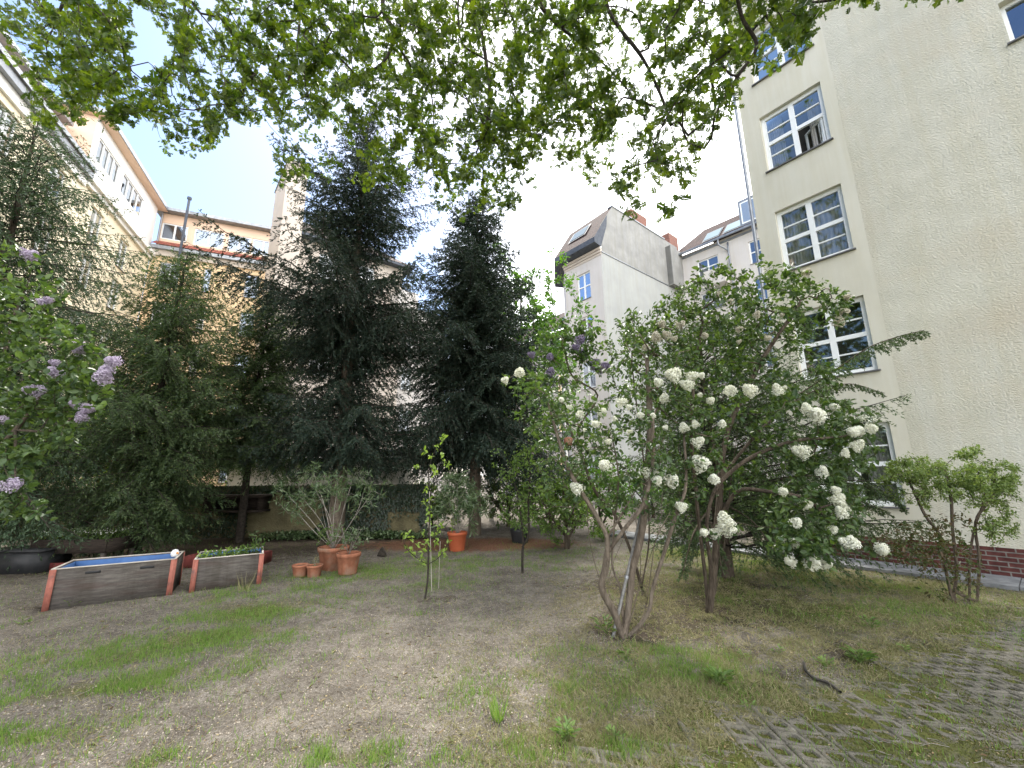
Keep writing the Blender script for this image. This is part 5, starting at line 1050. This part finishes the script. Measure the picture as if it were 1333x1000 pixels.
# --- oleanders and pot plants
def oleander(p, tops, label, nl=22, sz=.13, base=None):
    st = [[p, (p+q)/2+RNG.normal(size=3)*.05, q] for q in tops]; tg = np.vstack([q+RNG.normal(size=(9, 3))*[.2, .15, .16] for q in tops])
    return shrub('oleander', p, label, 'shrub', st, tg, nl, sz, .16, 'leaf_oleander', 'bark_grey', T=T_BL, spread=.12, rtip=.004, rmax=.014, power=.4, up=.2, droop=0)
oleander(pb, [at(x, y, Y) for x, y, Y in [(395, 650, 9.6), (375, 645, 9.8), (412, 640, 9.4), (425, 632, 9.7), (440, 630, 9.5), (460, 622, 9.6), (475, 635, 9.8), (450, 650, 9.4), (418, 655, 9.9), (482, 645, 9.6), (408, 615, 9.9), (385, 665, 9.7)]], 'tall oleander with pale bare stems growing in the biggest terracotta pot', 15)
oleander(po, [at(x, y, Y) for x, y, Y in [(580, 640, 11.5), (595, 630, 11.4), (610, 640, 11.6), (620, 655, 11.3), (585, 655, 11.2), (600, 660, 11.5), (612, 670, 11.3), (592, 625, 11.8), (575, 665, 11.6)]], 'dense narrow leaved oleander in the orange plastic pot', 34, .15)
def potplant(p, r, h, n, label, m, sz, ratio=.5):
    st = [[p, p+np.array([RNG.normal()*r*.5, RNG.normal()*r*.5, h])] for _ in range(4)]; tg = p+RNG.normal(size=(n, 3))*[r*.55, r*.55, h*.28]+[0, 0, h*.65]; shrub('potted_plant', p, label, 'plant', st, tg, 8, sz, ratio, m, 'bark_grey', spread=.06, rtip=.003, rmax=.008)
potplant(pr_, .34, .52, 42, 'small leaved shrub growing in the rounded terracotta pot', 'leaf_oleander', .045); potplant(pb, .36, .45, 34, 'low yellow green plant under the oleander in the biggest pot', 'leaf_fresh', .05); potplant(pk, .42, .5, 40, 'broad leaved green plant in the black plastic pot', 'leaf_fresh', .09)
potplant(ps2, .07, .16, 8, 'dried seedling in the right small terracotta pot', 'grass_dry', .03); potplant(po+np.array([-.12, -.05, 0]), .08, .6, 6, 'single pale leafed shoot beside the oleander in the orange pot', 'leaf_light', .08)
# --- leafy trees and shrubs behind
def backtree(base, h, rx, label, m='leaf_back', z0=1.6, n=420, nl=16, sz=.12, bark='bark', name='leafy_tree', ry=None, cat='tree', group=None, flat=1.):
    base = np.array([base[0], base[1], 0.]); c = base+np.array([0, 0, (h+z0)/2]); v = norm(RNG.normal(size=(n, 3)))*(RNG.random((n, 1))**.4); v *= 1+.25*np.sin(v[:, :1]*7+v[:, 2:]*5)
    tg = c+v*np.array([rx, ry or rx, (h-z0)/2]); st = [[base-[0, 0, .1], base+[.05, 0, z0], base+[0, .05, (h+z0)/2], base+[0, 0, h*.9]]]
    for k in range(5): a = k*1.25; st.append([base+[0, 0, z0*.8+.1*k], base+[math.cos(a)*rx*.35, math.sin(a)*rx*.35, z0+(h-z0)*.35], base+[math.cos(a)*rx*.6, math.sin(a)*rx*.6, z0+(h-z0)*.6]])
    return shrub(name, base, label, cat, st, tg, nl, sz, .62, m, bark, spread=.26*min(1, rx/2), rtip=.008, rmax=.16, seg=.5, wob=.05, group=group)
b = at(682, 640, 19.5); backtree(b, 12.6, 3.2, 'round leafy tree behind the second spruce, lit green at its right edge', 'leaf_back', 3, 700, 18, .16)
for (px, Y, h, rx, lab, m) in [(120, 19, 6.5, 3.2, 'sunlit leafy tree beyond the garden wall, seen through the left spruces', 'leaf_sunny'), (215, 18, 7.2, 2.4, 'bright leafy tree beyond the wall behind the bushy spruce', 'leaf_sunny'), (20, 17, 6., 3., 'pale green leafy tree beyond the wall at the far left', 'leaf_sunny')]:
    b = at(px, 600, Y); backtree(b, h, rx, lab, m, .5, 380, 12, .14, group='sunlit trees beyond the wall')
for (px, Y, h, rx, lab, m) in [(735, 11.5, 1.9, 1.15, 'light green bushy shrub behind the dark stemmed sapling', 'leaf_fresh'), (780, 14, 2.6, 1.4, 'green shrub far behind the purple lilac', 'leaf_back'), (715, 15.5, 2.3, 1.2, 'green shrub beside the second spruce at the back', 'leaf_lilac'), (1010, 12.5, 1.7, 1.3, 'rounded green shrub at the corner of the cream house', 'leaf_fresh'), (905, 15, 2.4, 1.6, 'wide green shrub at the back behind both white lilacs', 'leaf_back'), (660, 16.2, 2.2, 1.5, 'dark green shrub behind the second spruce trunk', 'leaf_lilac'), (560, 16.4, 1.7, 1.2, 'dark green shrub over the right end of the garden wall', 'leaf_lilac'), (960, 19, 3.2, 2.2, 'tall green shrub in front of the far white house', 'leaf_back'), (850, 19.5, 2.6, 1.8, 'broad green shrub in the far courtyard behind the nearest lilac', 'leaf_lilac')]:
    b = at(px, 680, Y); backtree(b, h, rx, lab, m, .15, 230, 14, .075 if Y < 14 else .1, name='garden_shrub', cat='shrub')

# ================================================================== overhead branches of the big tree behind the camera
def overhead():
    G = ["35678637777899888888888899863200", "3788625778789888878888877998300", "1678744777889887888878775555000", "0266442635657657788877785422000", "000001401411656886446542", "000000000213555661126652", "000000000000002440005400"]
    px = []; 
    for r, row in enumerate(G):
        for c, ch in enumerate(row[:29]):
            d = int(ch)
            k = RNG.poisson(d*(2.5 if c < 20 else 1.1 if c < 25 else .8))
            for _ in range(k): px.append((c*40+RNG.random()*40, r*40+RNG.random()*40))
    for _ in range(1300): px.append((RNG.random()*1250+20, -RNG.random()*170))     # crown carries on above the picture
    px = np.array(px); px = px[~((px[:, 0] > 168) & (px[:, 0] < 206) & (px[:, 1] > 5) & (px[:, 1] < 118))]
    cut = np.interp(px[:, 0], [880, 905, 945, 960, 1040, 1062, 1075, 1150], [330, 222, 175, 120, 78, 40, 5, -5])
    px = px[(px[:, 0] < 880) | (px[:, 1] < cut)]
    X = px[:, 0]; Yb = np.interp(X, [0, 200, 400, 600, 800, 900, 1000, 1150], [6.2, 6., 6.4, 6.6, 6.0, 5.0, 4.5, 4.3]); Y = Yb*(1+.24*RNG.normal(size=len(X))).clip(.7, 1.5)
    far = np.stack([RNG.normal(0, 4.5, 620), -3.5+3.2*RNG.normal(size=620), 8.5+2.*RNG.normal(size=620)], 1); far = far[(far[:, 2] > 4.5) & (far[:, 1] < -.6)]
    # keep the very lowest clumps at their traced place
    tg = atv(px, Y)
    tw = at(398, 217, 6); tg = np.vstack([tg, tw, far])
    root = np.array([.5, -3.5, 0.]); crown = np.array([.3, -2.6, 7.5]); q = lambda x, y, Y: at(x, y, Y)
    st = [[root-[0, 0, .2], np.array([.45, -3.3, 3.]), crown, np.array([0.2, -1.5, 10.5])],
          [crown, np.array([.1, .5, 8.8]), q(700, -170, 4.6), q(690, -60, 5.1), q(702, 3, 5.4), q(732, 37, 5.6), q(766, 65, 5.7), q(807, 105, 5.8), q(836, 146, 5.9), q(850, 200, 6.)],
          [q(690, -90, 5.), q(640, -60, 5.4), q(613, 0, 5.9), q(626, 40, 6.), q(634, 90, 6.1), q(638, 140, 6.1), q(620, 200, 6.2)], [q(640, -60, 5.4), q(600, -10, 6.2), q(597, 30, 6.3), q(603, 58, 6.4), q(624, 73, 6.4), q(664, 95, 6.4)],
          [crown, np.array([-1, .6, 9.2]), q(520, -150, 5.2), q(498, 0, 5.9), q(511, 37, 6.), q(510, 61, 6.1), q(491, 88, 6.1), q(440, 109, 6.1)], [q(511, 50, 6.), q(535, 85, 6.2), q(560, 120, 6.3), q(565, 160, 6.4)],
          [crown, np.array([-2.4, .8, 9.0]), q(300, -180, 4.8), q(245, -10, 5.6), q(238, 40, 5.7), q(234, 66, 5.8), q(250, 130, 5.9)], [q(245, 0, 5.6), q(275, 35, 5.8), q(295, 62, 6.), q(330, 100, 6.1)],
          [np.array([-2.4, .8, 9.0]), q(140, -140, 4.8), q(116, -5, 5.6), q(136, 20, 5.7), q(155, 50, 5.9), q(170, 90, 6.)], [q(116, -60, 5.3), q(80, 10, 5.6), q(60, 60, 5.8)], [q(300, -180, 4.8), q(380, -60, 5.6), q(390, 20, 5.9), q(380, 90, 6.1), q(360, 140, 6.2)],
          [crown, np.array([1.6, .2, 7.6]), q(850, -200, 4.0), q(800, -40, 4.9), q(790, 5, 5.1), q(807, 37, 5.2), q(838, 78, 5.3), q(865, 136, 5.4), q(880, 190, 5.4)], [np.array([1.6, .2, 7.6]), q(980, -200, 2.9), q(960, -40, 3.3), q(965, 20, 3.5), q(985, 60, 3.6), q(960, 100, 3.7), q(930, 150, 3.9)], [q(980, -200, 2.9), q(1080, -60, 3.0), q(1110, -5, 3.1)], [q(960, -40, 3.3), q(1010, 10, 3.4), q(1030, 60, 3.4)]]
    t = thing('broadleaf_tree', root, 'large overhanging leafy tree whose boughs hang across the top of the view', 'tree'); Tb, e, d = grow(st, tg, .22, .0035, .13, .52, .03); Tb.build('limbs', 'bark_dark', t)
    V, Fc = clump(e, d, 19, .12, .092, .76, T_LB, .25, .1, .28, .7); link('foliage', npmesh(V, Fc), 'leaf_canopy', t)
overhead()
